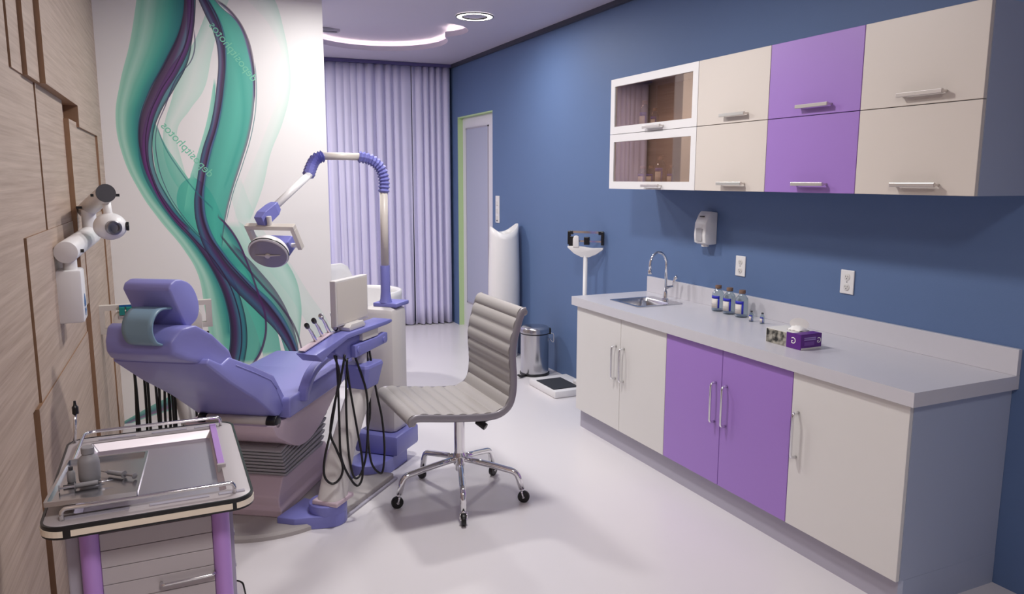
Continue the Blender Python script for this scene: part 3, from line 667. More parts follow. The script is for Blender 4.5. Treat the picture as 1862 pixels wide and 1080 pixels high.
b2 = place_text('G', .034, (BXB - .014, BYA - .0014, zt + .038), (1, 0, 0), (0, 0, 1), True)
obj('lettering', bm, M['tissue'], t); obj('lettering', b2, M['tissue'], t)
for z_ in (.050, .042): obj('printed_line', box((BXA + .018, BYA - .0014, zt + z_), (BXA + .086, BYA - .0008, zt + z_ + .005)), M['lilactrim'], t)
obj('faint_emblem', box((BXA + .02, BYA - .0013, zt + .018), (BXA + .078, BYA - .0008, zt + .035)), mat('carton_mid_purple', '#74449c', .45), t)
# oval opening flap standing up and folded tissue
fl = NB(); add_prism(fl, [(.038 * math.cos(2*PI*k/28) * (1 + .12 * abs(math.cos(2*PI*k/28))), .027 * math.sin(2*PI*k/28)) for k in range(28)], -.001, .001, 'y')
bmesh.ops.rotate(fl, verts=fl.verts, cent=(0, 0, 0), matrix=Matrix.Rotation(R(-38), 3, 'Z') @ Matrix.Rotation(R(-18), 3, 'X') @ Matrix.Rotation(R(8), 3, 'Y'))
bmesh.ops.translate(fl, verts=fl.verts, vec=(BXB - .030, 2.52, zt + BH + .026)); obj('flap', fl, M['tissue'], t)
rows = []
for i in range(9):
    rows.append([(2.555 + .008 * i + .004 * math.sin(k), 2.475 + .010 * k, zt + BH + .002 + .018 * math.sin(PI * i / 8) * math.sin(PI * k / 8) ** .7 + .003 * math.sin(3 * k + i)) for k in range(9)])
obj('tissue', sheet(rows), M['tissue'], t, True, solid=.001)

# ------------------------------------------------------------------ wall fittings
def outlet(yc, zc, label):
    t = thing('wall_outlet', label, 'socket', (W, yc, zc), 0, 'white wall outlets above the splashback')
    obj('cover_plate', box((W - .007, yc - .039, zc - .057), (W, yc + .039, zc + .057), .003), M['white'], t)
    for s in (-1, 1):
        f = obj('socket_face', lathe([(.017, 0), (.017, .002), (.015, .003), (0, .003)], (W - .007, yc, zc + s * .024), 28, (-1, 0, 0)), M['cabwhite'], t, 40)
        bm = NB()
        for dy in (-.006, .006): add_box(bm, (W - .0105, yc + dy - .001, zc + s * .024 - .001), (W - .0098, yc + dy + .001, zc + s * .024 + .007))
        add_box(bm, (W - .0105, yc - .0018, zc + s * .024 - .009), (W - .0098, yc + .0018, zc + s * .024 - .005))
        obj('slots', bm, M['blackpl'], f)
    obj('screw', lathe([(.003, 0), (.003, .001), (0, .0015)], (W - .007, yc, zc), 12, (-1, 0, 0)), M['darksteel'], t)
outlet(3.315, 1.122, 'white wall outlet above the worktop, the one nearer the soap dispenser')
outlet(2.578, 1.122, 'white wall outlet above the worktop, the one nearer the viewer')
# switch beside the door
t = thing('light_switch', 'tall white switch strip on the blue wall beside the door', 'switch', (W, 6.72, 1.31))
obj('switch_plate', box((W - .008, 6.676, 1.19), (W, 6.764, 1.448), .003), M['white'], t)
for k in range(3): obj('rocker', box((W - .014, 6.70, 1.375 - .07 * k - .02), (W - .008, 6.745, 1.375 - .07 * k + .02), .002), M['cabwhite'], t)
obj('key_socket', lathe([(.012, 0), (.012, .004), (0, .004)], (W - .008, 6.722, 1.215), 20, (-1, 0, 0)), M['blackpl'], t)
# soap dispenser
t = thing('soap_dispenser', 'white soap dispenser mounted on the blue wall above the tap', 'dispenser', (W, 3.58, 1.32))
pr = [(W, 1.415), (W - .045, 1.42), (W - .062, 1.40), (W - .085, 1.35), (W - .09, 1.28), (W - .085, 1.235), (W - .06, 1.225), (W, 1.228)]
obj('housing', prism(pr, 3.53, 3.632, 'y', .006), M['white'], t, 30)
bm = NB(); add_box(bm, (-.0015, -.027, -.036), (.0015, .027, .036)); bmesh.ops.rotate(bm, verts=bm.verts, cent=(0, 0, 0), matrix=Matrix.Rotation(R(0), 3, 'Y')); bmesh.ops.translate(bm, verts=bm.verts, vec=(W - .091, 3.582, 1.283))
obj('level_window', bm, M['bellow'], t)
obj('keyhole', box((W - .076, 3.565, 1.387), (W - .058, 3.60, 1.393)), M['blackpl'], t)
obj('nozzle', cyl((W - .045, 3.58, 1.228), (W - .045, 3.58, 1.212), .022, 20, .003), M['white'], t, 30)

# ------------------------------------------------------------------ tall vase
vx, vy = 2.795, 6.22
t = thing('floor_vase', 'tall white floor vase with a scooped rim in front of the door', 'vase', (vx, vy, 0))
rows = []; n = 48; zs = [0, .02, .1, .25, .4, .55, .7, .85, .95, 1.03, 1.08]
for j, z in enumerate(zs):
    rr = .112 + .026 * math.sin(PI * min(1, (z + .1) / 1.35)) ; row = []
    for k in range(n + 1):
        a = 2 * PI * k / n; zz = z
        top = 1.105 + .035 * math.cos(2 * (a + .2)) + .012 * math.cos(a)
        if z > .7: zz = .7 + (z - .7) * (top - .7 + .06) / .38
        row.append((vx + rr * math.cos(a), vy + rr * math.sin(a), zz))
    rows.append(row)
bm = sheet(rows); bmesh.ops.remove_doubles(bm, verts=bm.verts, dist=1e-5)
obj('body', bm, M['white'], t, True, solid=.012)
obj('foot_disc', lathe([(0, .001), (.112, .001), (.112, .02), (0, .02)], (vx, vy, 0), 40), M['white'], t, 40)

# ------------------------------------------------------------------ pedal bin
bx, by = 2.755, 5.51
t = thing('pedal_bin', 'round stainless steel pedal bin on the floor by the blue wall', 'trash can', (bx, by, 0))
obj('base_ring', lathe([(.118, 0), (.124, .004), (.124, .018), (.118, .022)], (bx, by, 0), 48), M['blackpl'], t, 40)
obj('body', lathe([(.116, .02), (.116, .345)], (bx, by, 0), 64), M['steel'], t, 40)
obj('black_band', lathe([(.118, .345), (.118, .355)], (bx, by, 0), 64), M['blackpl'], t, 40)
obj('lid', lathe([(.121, .355), (.121, .385), (.118, .395), (.112, .40), (.108, .398), (.1, .405), (.05, .412), (0, .413)], (bx, by, 0), 64), M['steel'], t, 40)
obj('pedal', tube(bend([(bx - .11, by - .05, .012), (bx - .17, by - .08, .012), (bx - .19, by - .09, .03)], .02), .009, 8, sx=1.6), M['blackpl'], t, True)
obj('carry_handle', tube(bend([(bx + .112, by - .04, .34), (bx + .15, by - .055, .345), (bx + .15, by - .055, .26), (bx + .112, by - .04, .30)], .02), .004, 8), M['chrome'], t, True)
obj('hinge', obox((bx + .118, by - .03, .36), (.03, .04, .05), -20, .004), M['blackpl'], t)

# ------------------------------------------------------------------ physician scale
sx_, sy_ = 2.74, 5.02
t = thing('medical_scale', 'white medical beam scale standing between bin and cabinets', 'scale', (2.73, 5.0, 0))
obj('platform', box((2.56, 4.78, 0), (2.90, 5.22, .055), .012), M['white'], t, 30)
obj('mat', box((2.575, 4.83, .055), (2.79, 5.12, .061), .004), M['mat'], t)
obj('foot_cover', box((2.80, 4.80, .055), (2.90, 4.95, .085), .01), M['white'], t, 30)
obj('column', tube([(2.847, 4.86, .08), (2.847, 4.86, 1.045)], .0165, 20), M['white'], t, True)
# beam head faces the viewer's side (plane roughly across the line of sight)
hd = Matrix.Translation((2.847, 4.86, -.005)) @ Matrix.Rotation(R(-49), 4, 'Z') @ Matrix.Diagonal((.94, 1, 1, 1))
def hbox(a, b, bev=0): bm = box(a, b, bev); bmesh.ops.transform(bm, matrix=hd, verts=bm.verts); return bm
bmh = prism([(-.148, 1.118), (-.146, 1.105), (-.09, 1.062), (-.03, 1.038), (.03, 1.038), (.09, 1.062), (.146, 1.098), (.148, 1.112), (.06, 1.108), (-.06, 1.12)], -.016, .016, 'y', .003)
bmesh.ops.transform(bmh, matrix=hd, verts=bmh.verts); obj('cradle', bmh, M['white'], t, 30)
bmh = prism([(-.10, 1.11), (-.10, 1.175), (-.09, 1.195), (-.07, 1.198), (-.052, 1.19), (-.05, 1.11)], -.022, -.006, 'y', .004); bmesh.ops.transform(bmh, matrix=hd, verts=bmh.verts); obj('poise_housing', bmh, M['white'], t, 30)
for q in (-1, 1):
    bmh = NB(); add_box(bmh, (q * .138 - .011, -.012, 1.13), (q * .138 + .011, .012, 1.228), .003)
    add_box(bmh, (q * .125 - .02, -.01, 1.205), (q * .125 + .02, .01, 1.232), .003)
    bmesh.ops.transform(bmh, matrix=hd, verts=bmh.verts); obj('end_bracket', bmh, M['blackpl'], t)
obj('beam', hbox((-.105, -.006, 1.215), (.105, .006, 1.232)), M['chrome'], t)
obj('lower_beam', hbox((-.13, -.004, 1.150), (.13, .004, 1.163)), M['chrome'], t)
obj('sliding_weight', hbox((-.012, -.014, 1.13), (.03, .014, 1.188), .003), M['blackpl'], t)
bmh = NB(); add_box(bmh, (-.14, -.01, 1.115), (-.09, .012, 1.19), .003); bmesh.ops.transform(bmh, matrix=hd, verts=bmh.verts); obj('counterweight', bmh, M['blackpl'], t)

# ------------------------------------------------------------------ office chair
ox, oy = 1.30, 3.44
t = thing('office_chair', 'grey ribbed leather swivel chair with chrome five star base', 'chair', (ox, oy, 0))
prof = [(.968, .500), (.962, .515), (.972, .530), (.995, .538), (1.05, .532), (1.12, .522), (1.20, .512), (1.29, .503), (1.36, .500), (1.405, .508), (1.44, .530), (1.458, .56), (1.468, .61), (1.47, .67), (1.466, .73), (1.464, .79), (1.472, .85), (1.488, .91), (1.505, .965), (1.520, .99), (1.54, .995)]
cp = curve_pts([(a, 0, b) for a, b in prof], 8)
cum = [0]
for i in range(1, len(cp)): cum.append(cum[-1] + (cp[i] - cp[i-1]).length)
L_ = cum[-1]; NR = 16
def norm_at(i):
    d = (cp[min(i+1, len(cp)-1)] - cp[max(i-1, 0)]).normalized(); return Vector((-d.z, 0, d.x))
y0c, y1c = oy - .262, oy + .262
rows = []
for j in range(13):
    y = y0c + (y1c - y0c) * j / 12; row = []
    for i, p in enumerate(cp):
        q = abs(math.sin(PI * NR * cum[i] / L_)) ** .55
        row.append(p + norm_at(i) * (.003 + .012 * q) + Vector((0, y, 0)))
    rows.append(row)
top = rows; bm = NB()
VT = [[bm.verts.new(p) for p in r] for r in top]
VB = [[bm.verts.new(cp[i] - norm_at(i) * .008 + Vector((0, y0c + (y1c - y0c) * j / 12, 0))) for i in range(len(cp))] for j in range(13)]
for V, fl in ((VT, 0), (VB, 1)):
    for j in range(12):
        for i in range(len(cp) - 1): bm.faces.new((V[j][i], V[j][i+1], V[j+1][i+1], V[j+1][i]))
for j in (0, 12):
    for i in range(len(cp) - 1): bm.faces.new((VT[j][i], VT[j][i+1], VB[j][i+1], VB[j][i]))
for i in (0, len(cp) - 1):
    for j in range(12): bm.faces.new((VT[j][i], VT[j+1][i], VB[j+1][i], VB[j][i]))
bmesh.ops.recalc_face_normals(bm, faces=bm.faces)
obj('seat_shell', bm, M['greyleather'], t, 40, label='ribbed grey leather seat and back in one sling')
for y in (y0c - .004, y1c + .004):
    mid_ = [p - norm_at(i) * .006 + Vector((0, y, 0)) for i, p in enumerate(cp) if i % 3 == 0 or i == len(cp) - 1]
    obj('side_rail', tube(mid_, .0115, 10, sx=.6, sy=1.6), mat('grey_painted_rail', '#8e8a90', .35, .3), t, True)
for i in (3, len(cp) - 5):
    p = cp[i] - norm_at(i) * .012
    obj('end_roll', cyl((p.x, y0c - .008, p.z), (p.x, y1c + .008, p.z), .017, 16, .004), M['greyleather'], t, 40)
bm = NB(); add_tube(bm, [(ox + .01, oy - .2, .475), (ox + .01, oy + .2, .475)], .012, 10); add_tube(bm, [(ox + .02, oy, .47), (ox - .10, oy - .24, .51)], .011, 10)
add_tube(bm, [(ox - .01, oy, .46), (ox + .085, oy - .1, .415), (ox + .15, oy - .2, .49)], .010, 10)
obj('seat_bracket', bm, M['chrome'], t, True)
obj('mechanism', box((ox - .05, oy - .05, .43), (ox + .05, oy + .05, .49), .012), M['darksteel'], t, 30)
obj('tilt_knob', cyl((ox + .055, oy - .1, .425), (ox + .085, oy - .14, .40), .018, 20, .003), M['blackpl'], t, 30)
obj('gas_post', lathe([(.027, .24), (.027, .44)], (ox, oy, 0), 28), M['chrome'], t, 40)
obj('hub', lathe([(0, .145), (.022, .145), (.024, .17), (.032, .18), (.034, .225), (.028, .24), (0, .24)], (ox, oy, 0), 28), M['chrome'], t, 35)
for k in range(5):
    a = R(-108 + 72 * k); d = Vector((math.cos(a), math.sin(a), 0)); o0 = Vector((ox, oy, 0))
    leg = obj('leg', tube(bend([o0 + d * .025 + Vector((0, 0, .205)), o0 + d * .15 + Vector((0, 0, .185)), o0 + d * .295 + Vector((0, 0, .155)), o0 + d * .32 + Vector((0, 0, .068))], .03), [.017] * 3 + [.0165] * 3 + [.016] * 3 + [.0155] * 7, 12)
              if False else tube(bend([o0 + d * .025 + Vector((0, 0, .205)), o0 + d * .15 + Vector((0, 0, .185)), o0 + d * .295 + Vector((0, 0, .155)), o0 + d * .32 + Vector((0, 0, .07))], .03), .0155, 12), M['chrome'], t, True)
    wc = o0 + d * .33 + Vector((0, 0, .03)); ax = Vector((-d.y, d.x, 0))
    w = obj('caster', lathe([(.012, -.011), (.028, -.011), (.030, -.008), (.030, .008), (.028, .011), (.012, .011)], wc, 24, ax), M['black'], leg, 40, label='black rubber caster wheel')
    bm = NB(); add_tube(bm, [o0 + d * .32 + Vector((0, 0, .075)), o0 + d * .325 + Vector((0, 0, .055))], .010, 10)
    for s in (-1, 1): add_tube(bm, [o0 + d * .322 + ax * .015 * s + Vector((0, 0, .062)), wc + ax * .015 * s], .005, 8)
    add_tube(bm, [wc - ax * .017, wc + ax * .017], .006, 10)
    obj('caster_fork', bm, M['chrome'], leg, True)

# ------------------------------------------------------------------ dental chair (local x = towards the feet, local y = away from the viewer)
dc = thing('dental_chair', 'periwinkle vinyl dental chair reclined in front of the swirl mural', 'dental chair', (.312, 3.69, 0), R(56.7))
def D(name, bm, m, parent=dc, **k): return obj(name, bm, m, parent, local=True, **k)
D('floor_disc', lathe([(.448, 0), (.448, .018), (.438, .03), (0, .03)], (.127, -.0, 0), 96), M['disc'], smooth=35)
# mauve lower housing with sloping shoulders
bm = NB()
lv = [(-.10, .56, -.205, .2, .03), (-.10, .56, -.205, .2, .065), (-.085, .55, -.19, .19, .075), (-.08, .545, -.185, .185, .12), (-.0, .52, -.17, .17, .19)]
V = []
for x0, x1, y0, y1, z in lv: V.append([bm.verts.new(p) for p in ((x0, y0, z), (x1, y0, z), (x1, y1, z), (x0, y1, z))])
for i in range(len(V) - 1):
    for k in range(4): bm.faces.new((V[i][k], V[i][(k+1) % 4], V[i+1][(k+1) % 4], V[i+1][k]))
bm.faces.new(V[-1]); bm.faces.new(V[0][::-1]); bmesh.ops.recalc_face_normals(bm, faces=bm.faces)
D('lower_housing', bm, M['pink'], bev=.006)
# rubber bellows
bm = NB(); V = []; n = 8
lvls = []
for i in range(n):
    z_ = .19 + .16 * i / n
    lvls += [(z_, .016), (z_ + .009, .020), (z_ + .0125, .016), (z_ + .0135, -.016), (z_ + .0185, -.016)]
for z, o_ in lvls:
    t_ = (z - .19) / .16
    x0 = .03 - .05 * t_ - o_; x1 = .44 + .10 * t_ + o_; q = .165 + o_
    V.append([bm.verts.new((x, y, z + (x - .03) * .16 * (t_ ))) for x, y in ((x0, -q), (x1, -q), (x1, q), (x0, q))])
for i in range(len(V) - 1):
    for k in range(4): bm.faces.new((V[i][k], V[i][(k+1) % 4], V[i+1][(k+1) % 4], V[i+1][k]))
bm.faces.new(V[-1]); bm.faces.new(V[0][::-1]); bmesh.ops.recalc_face_normals(bm, faces=bm.faces)
D('bellows', bm, M['bellow'])
# mauve upper shell under the seat
pr = curve_pts([(-.16, .49, 0), (-.13, .44, 0), (-.06, .395, 0), (.02, .35, 0), (.10, .315, 0), (.20, .305, 0), (.32, .325, 0), (.46, .38, 0), (.62, .455, 0), (.74, .488, 0)], 4)
D('upper_shell', prism([(p.x, p.y) for p in pr] + [(.74, .494), (-.16, .494)], -.215, .215, 'y', .006), M['pink'], smooth=30)
# seat and leg cushion
pr = [(-.06, .505), (-.055, .585), (-.045, .6), (.5, .602), (.84, .606), (.87, .60), (1.02, .53), (1.03, .50), (.98, .47), (.85, .50)]
bm = prism(pr, -.25, .25, 'y', .016)
for v in bm.verts:
    if v.co.x < .1 and v.co.y > .15: v.co.y = .15 + (v.co.y - .15) * .2
D('seat_cushion', bm, M['vinyl'], smooth=30)
# backrest
pr = [(-.10, .518), (-.02, .545), (-.022, .60), (-.12, .725), (-.30, .812), (-.49, .895), (-.55, .88), (-.64, .925), (-.66, .905), (-.50, .79), (-.3, .665)]
b = D('backrest', prism(pr, -.21, .185, 'y', .009), M['vinyl'], smooth=30)
pr = [(-.43, .845), (-.475, .925), (-.60, 1.01), (-.69, 1.06), (-.75, 1.055), (-.79, 1.01), (-.79, .965), (-.74, .93), (-.58, .87)]
bm = prism(pr, -.205, .20, 'y', .018)
for v in bm.verts:      # shoulder cushion narrows towards the head
    k = max(0, min(1, (-.55 - v.co.x) / .24)); v.co.y *= 1 - .34 * k * k; v.co.x += .10 * (abs(v.co.y) / .25) ** 2 * k
D('shoulder_cushion', bm, M['vinyl'], smooth=50, sub=1)
def seam(P, name='piping', par=b):
    return D(name, tube(P, .0028, 6), M['vinyldark'], par, smooth=True)
seam([(-.10, -.21, .655), (-.155, -.21, .712), (-.30, -.21, .783), (-.45, -.21, .852)])
seam([(-.05, -.21, .545), (-.075, -.21, .61), (-.10, -.21, .655)])
# headrest
pr = [(-.735, 1.20), (-.722, 1.222), (-.69, 1.232)] + [(p.x, p.y) for p in curve_pts([(-.655, 1.229, 0), (-.60, 1.207, 0), (-.562, 1.165, 0), (-.545, 1.11, 0), (-.562, 1.064, 0), (-.61, 1.042, 0)], 3)] + [(-.645, 1.045)]
D('headrest', prism(pr, -.125, .065, 'y', .009), M['vinyl'], smooth=30)
bm = NB(); rows = []
for y in [-.103 + .118 * k / 6 for k in range(7)]:
    rows.append([(p.x, y, p.y) for p in curve_pts([(-.69, 1.125, 0), (-.76, 1.13, 0), (-.805, 1.105, 0), (-.82, 1.06, 0), (-.80, 1.018, 0), (-.765, 1.0, 0)], 6)])
D('neck_support', sheet(rows), M['teal'], smooth=True, solid=.008, label='blue grey curved neck support')
# hinge bar below the backrest
D('hinge_bar', cyl((-.11, -.165, .50), (-.11, .13, .50), .028, 20, .004), M['cream'], smooth=30)
D('hinge_cap', cyl((-.11, -.215, .50), (-.11, -.165, .50), .034, 20, .01), M['blackpl'], smooth=30)
D('hinge_cap', cyl((-.11, .13, .50), (-.11, .17, .50), .034, 20, .01), M['blackpl'], smooth=30)
# arched armrests
for s in (-1,):
    P = curve_pts([(.07, .255 * s, .55), (.085, .262 * s, .61), (.16, .265 * s, .668), (.28, .266 * s, .695), (.42, .266 * s, .70), (.56, .266 * s, .70)], 6)
    bm = NB(); V = []
    for i, p in enumerate(P):
        d = (P[min(i+1, len(P)-1)] - P[max(i-1, 0)]).normalized(); nn = Vector((-d.z, 0, d.x))
        V.append([bm.verts.new(p + Vector((0, a * .026, 0)) + nn * c) for a, c in ((-1, -.017), (1, -.017), (1, .017), (-1, .017))])
    for i in range(len(V) - 1):
        for k in range(4): bm.faces.new((V[i][k], V[i][(k+1) % 4], V[i+1][(k+1) % 4], V[i+1][k]))
    bm.faces.new(V[0][::-1]); bm.faces.new(V[-1]); bmesh.ops.recalc_face_normals(bm, faces=bm.faces)
    D('armrest', bm, M['vinyl'], smooth=40, bev=.008)

# floor rail joining the two posts
t = thing('floor_rail', 'grey floor rail linking the chair base with the cuspidor column', 'base plate', (.85, 3.70, 0))
obj('rail', obox((.82, 3.675, .02), (.50, .17, .036), 46, .006), M['disc'], t)
obj('rail_edge', obox((.82, 3.675, .006), (.53, .20, .012), 46, .003), M['plinth'], t)

# ------------------------------------------------------------------ instrument delivery unit (local x along the tray, local y away)
du = thing('instrument_delivery_unit', 'violet dental instrument table on a slanted white post beside the chair', 'dental unit', (.86, 3.6, 0), R(46))
def U(name, bm, m, parent=du, **k): return obj(name, bm, m, parent, local=True, **k)
fp = [(.40, 3.45), (.47, 3.395)] + [(.635 + .088 * math.cos(R(a)), 3.445 + .088 * math.sin(R(a))) for a in range(-115, 106, 12)] + [(.555, 3.62)]
obj('foot', prism(fp, .0, .06, 'z', .005), M['violet'], du, 35)
obj('foot_drum', prism([(.635 + .0885 * math.cos(R(a)), 3.445 + .0885 * math.sin(R(a))) for a in range(0, 360, 12)], .055, .103, 'z', .006), M['violet'], du, 35)
U('collar', obox((-.26, .03, .112), (.15, .135, .022), 0, .006), M['pink'])
def post_ring(c, a, b, n=28): return [(c[0] + a * math.copysign(abs(math.cos(2*PI*k/n)) ** .7, math.cos(2*PI*k/n)), c[1] + b * math.copysign(abs(math.sin(2*PI*k/n)) ** .7, math.sin(2*PI*k/n)), c[2]) for k in range(n)]
bm = NB(); V = []
for c, a, b_ in (((-.262, .03, .12), .068, .062), ((-.235, .03, .20), .064, .058), ((-.18, .025, .32), .062, .056), ((-.10, .015, .46), .066, .055), ((-.015, .0, .61), .066, .055)):
    V.append([bm.verts.new(p) for p in post_ring(c, a, b_)])
for i in range(len(V) - 1): ring_faces(bm, V[i], V[i+1])
bm.faces.new(V[0][::-1]); bm.faces.new(V[-1]); bmesh.ops.recalc_face_normals(bm, faces=bm.faces)
U('post', bm, M['unit'], smooth=40)
bm = NB(); V = []
for c, a, b_ in (((-.02, 0, .60), .066, .06), ((-.0, 0, .70), .085, .072), ((-.0, 0, .715), .08, .068)):
    V.append([bm.verts.new((c[0] + x * a, c[1] + y * b_, c[2])) for x, y in ((-1, -.8), (-.8, -1), (.8, -1), (1, -.8), (1, .8), (.8, 1), (-.8, 1), (-1, .8))])
for i in range(len(V) - 1): ring_faces(bm, V[i], V[i+1])
bm.faces.new(V[0][::-1]); bm.faces.new(V[-1]); bmesh.ops.recalc_face_normals(bm, faces=bm.faces)
U('post_head', bm, M['violet'], bev=.004)
U('neck', cyl((-.005, .01, .71), (-.0, .01, .79), .028, 24), M['unit'], smooth=30)
pr = [(-.23, .858), (-.245, .812), (-.15, .757), (.11, .762), (.15, .80), (.15, .835), (-.05, .858)]
U('tray_body', prism(pr, 0, .10, 'y', .005), M['violet'], smooth=30)
sb = U('side_bracket', prism([(-.115, .822), (-.115, .762), (.188, .776), (.20, .785), (.20, .826), (.18, .832), (.1, .822)], -.028, .0, 'y', .004), M['violet'], smooth=30)
for x in (-.085, .165): U('bracket_boss', cyl((x, -.026, .797), (x, -.033, .797), .017, 20, .002), M['violet'], sb, smooth=30)
U('bracket_inlay', box((-.03, -.02, .826), (.12, .06, .868), .004), M['unit'])
pr = [(-.445, .848), (-.395, .806), (-.33, .832), (-.18, .868), (.20, .868), (.245, .872), (.25, .882), (.24, .890), (-.19, .892), (-.21, .888)]
tr = U('tray_top', prism(pr, -.03, .075, 'y', .004), M['violet'], smooth=30)
pr = [(-.43, .855), (-.215, .892), (-.20, .895), (-.20, .897), (-.22, .897), (-.435, .86)]
U('instrument_holder', prism(pr, .035, .07, 'y', .001), M['pink'], tr)
# hoses
H_ = {
 'a': [(0.684, 3.42, 0.803), (0.703, 3.42, 0.713), (0.681, 3.41, 0.599), (0.651, 3.40, 0.454), (0.618, 3.39, 0.333), (0.612, 3.38, 0.247), (0.645, 3.37, 0.209), (0.684, 3.37, 0.235), (0.696, 3.38, 0.289), (0.673, 3.40, 0.364), (0.653, 3.42, 0.438), (0.676, 3.43, 0.561), (0.713, 3.45, 0.673), (0.743, 3.47, 0.79)],
 'b': [(0.70, 3.46, 0.79), (0.70, 3.44, 0.662), (0.696, 3.42, 0.474), (0.694, 3.40, 0.331), (0.716, 3.38, 0.247), (0.756, 3.37, 0.181), (0.786, 3.38, 0.21), (0.793, 3.40, 0.299), (0.78, 3.43, 0.438), (0.758, 3.45, 0.624), (0.747, 3.47, 0.77)],
 'c': [(0.896, 3.62, 0.765), (0.915, 3.58, 0.568), (0.935, 3.56, 0.432), (0.942, 3.55, 0.285), (0.932, 3.55, 0.166), (0.911, 3.55, 0.153), (0.879, 3.56, 0.2), (0.865, 3.56, 0.297), (0.865, 3.56, 0.391), (0.880, 3.57, 0.483), (0.885, 3.62, 0.765)],
 'd': [(0.80, 3.52, 0.77), (0.845, 3.50, 0.60), (0.850, 3.50, 0.45), (0.84, 3.50, 0.3), (0.82, 3.49, 0.22), (0.79, 3.47, 0.18), (0.76, 3.45, .20), (.735, 3.42, .33), (.73, 3.42, .5), (.74, 3.45, .65), (.76, 3.5, .765)],
}
for k, p in H_.items(): obj('hose', tube(curve_pts(p, 8), .0055, 8), M['black'], du, True)
# handpieces standing in the holder
def handpiece(lx, ly, label, lean, head):
    base = Vector((lx, ly, .86 + (lx + .43) * .17)); d = Vector((lean, .05, 1)).normalized()
    mm = rootm(du); w = mm @ base
    t = thing('dental_handpiece', label, 'dental instrument', w, R(46), 'dental handpieces in the violet instrument table')
    def Q(name, bm, m, **k):
        bmesh.ops.translate(bm, verts=bm.verts, vec=-base); return obj(name, bm, m, t, local=True, **k)
    Q('body', tube([base - d * .03, base, base + d * .05, base + d * .072 + Vector((-.004, 0, 0)), base + d * .092 + Vector((-.01, 0, 0))], [.008, .0085, .0075, .006, .0055], 12), M['chrome'], smooth=True)
    e = base + d * .092 + Vector((-.01, 0, 0))
    Q('head', cyl(e + Vector((-.012, -.006, .008)), e + Vector((.010, .004, -.006)), .011, 16, .002), M['blackpl'] if head else M['steel'], smooth=30)
    Q('coupling', cyl(base - d * .055, base - d * .03, .009, 14, .002), M['nickel'], smooth=30)
handpiece(-.315, .055, 'metal handpiece with a black head, the one nearest the dental chair seat', -.62, 1)
handpiece(-.255, .06, 'metal handpiece with a black head, second from the dental chair seat', -.58, 1)
handpiece(-.20, .06, 'all silver handpiece next to the monitor base', -.55, 0)
t = thing('air_water_syringe', 'short cream instrument tip lying beside the monitor base', 'dental instrument', rootm(du) @ Vector((-.14, .05, .895)), R(46))
obj('tip', cyl((-.04, 0, .026), (.0, 0, .0), .010, 14, .002), M['cream'], t, 30, True)
obj('black_collar', cyl((-.022, 0, .0145), (-.015, 0, .0098), .0115, 14), M['blackpl'], t, 30, True)
# monitor on the tray
t = thing('monitor', 'small grey flat monitor standing on the violet instrument table', 'monitor', rootm(du) @ Vector((-.06, .04, .892)), R(46))
def Mn(name, bm, m, **k): return obj(name, bm, m, t, local=True, **k)
Mn('screen', box((-.135, -.02, .028), (.155, .012, .245), .004), M['unit'])
Mn('screen_face', box((-.125, -.0212, .038), (.145, -.0195, .235)), M['cream'])
Mn('foot', prism([(-.07, .001), (.07, .001), (.075, .012), (.055, .032), (-.055, .032), (-.075, .018)], -.05, .035, 'y', .003), M['unit'], smooth=30)

# ------------------------------------------------------------------ cuspidor column
cu = thing('cuspidor_unit', 'pale grey dental cuspidor column with violet base and round bowl', 'dental unit', (1.10, 4.08, 0), R(46))
def K(name, bm, m, parent=cu, **k): return obj(name, bm, m, parent, local=True, **k)
K('foot', prism([(-.20 + .12 * math.cos(R(a)), .0 + .105 * math.sin(R(a))) for a in range(90, 271, 15)] + [(.04, -.105), (.10, -.06), (.10, .08), (.04, .105)], 0, .085, 'z', .006), M['violet'], smooth=35)
K('base_block', box((-.135, -.135, .085), (.135, .135, .20), .016), M['violet'], smooth=30)
K('column', box((-.09, -.10, .195), (.09, .10, .905), .035), M['unit'], smooth=40)
K('top_plate', box((-.045, -.10, .905), (.11, .045, .928), .006), M['violet'], smooth=30)
K('bowl_arm', box((-.04, .06, .56), (.08, .28, .69), .03), M['unit'], smooth=30)
bowl = K('bowl', lathe([(0, .74), (.06, .745), (.095, .79), (.118, .86), (.124, .885), (.120, .89), (.108, .885), (.09, .82), (.05, .79), (0, .785)], (.083, .259, -.045), 48), M['white'], smooth=40)
K('cup_filler', tube(curve_pts([(.05, .15, .87), (.05, .15, .96), (.06, .17, 1.01), (.08, .20, 1.025), (.09, .21, 1.0)], 6), .010, 12), M['unit'], smooth=True)
K('rinse_pipe', tube(curve_pts([(.0, .17, .87), (.0, .17, .99), (-.0, .175, 1.03)], 6), .013, 12), M['white'], smooth=True)

# ------------------------------------------------------------------ operating light
ol = thing('operating_light', 'tall dental operating light on a bent white arm with violet joints', 'dental lamp', (1.105, 4.06, .928))
def bellows_tube(P, r0, r1, n):
    P = curve_pts(P, max(2, int(n * 2 / (len(P) - 1)) + 1)); rr_ = [r1 if i % 2 else r0 for i in range(len(P))]
    return tube(P, rr_, 8)
px_, py_ = 1.105, 4.06
obj('socket', lathe([(.036, 0), (.030, .02), (.026, .06), (.026, .20), (.024, .205), (0, .205)], (px_, py_, .928), 24), M['violet'], ol, 30)
obj('pole', tube([(px_, py_, 1.12), (px_ + .003, py_, 1.55)], .0215, 20), M['cream'], ol, True)
E0 = [(px_ + .003, py_, 1.53), (px_ + .006, py_, 1.60), (px_ - .015, py_, 1.665), (px_ - .065, py_, 1.705), (px_ - .13, py_, 1.72)]
obj('bellows', bellows_tube(E0, .024, .033, 13), M['violet'], ol)
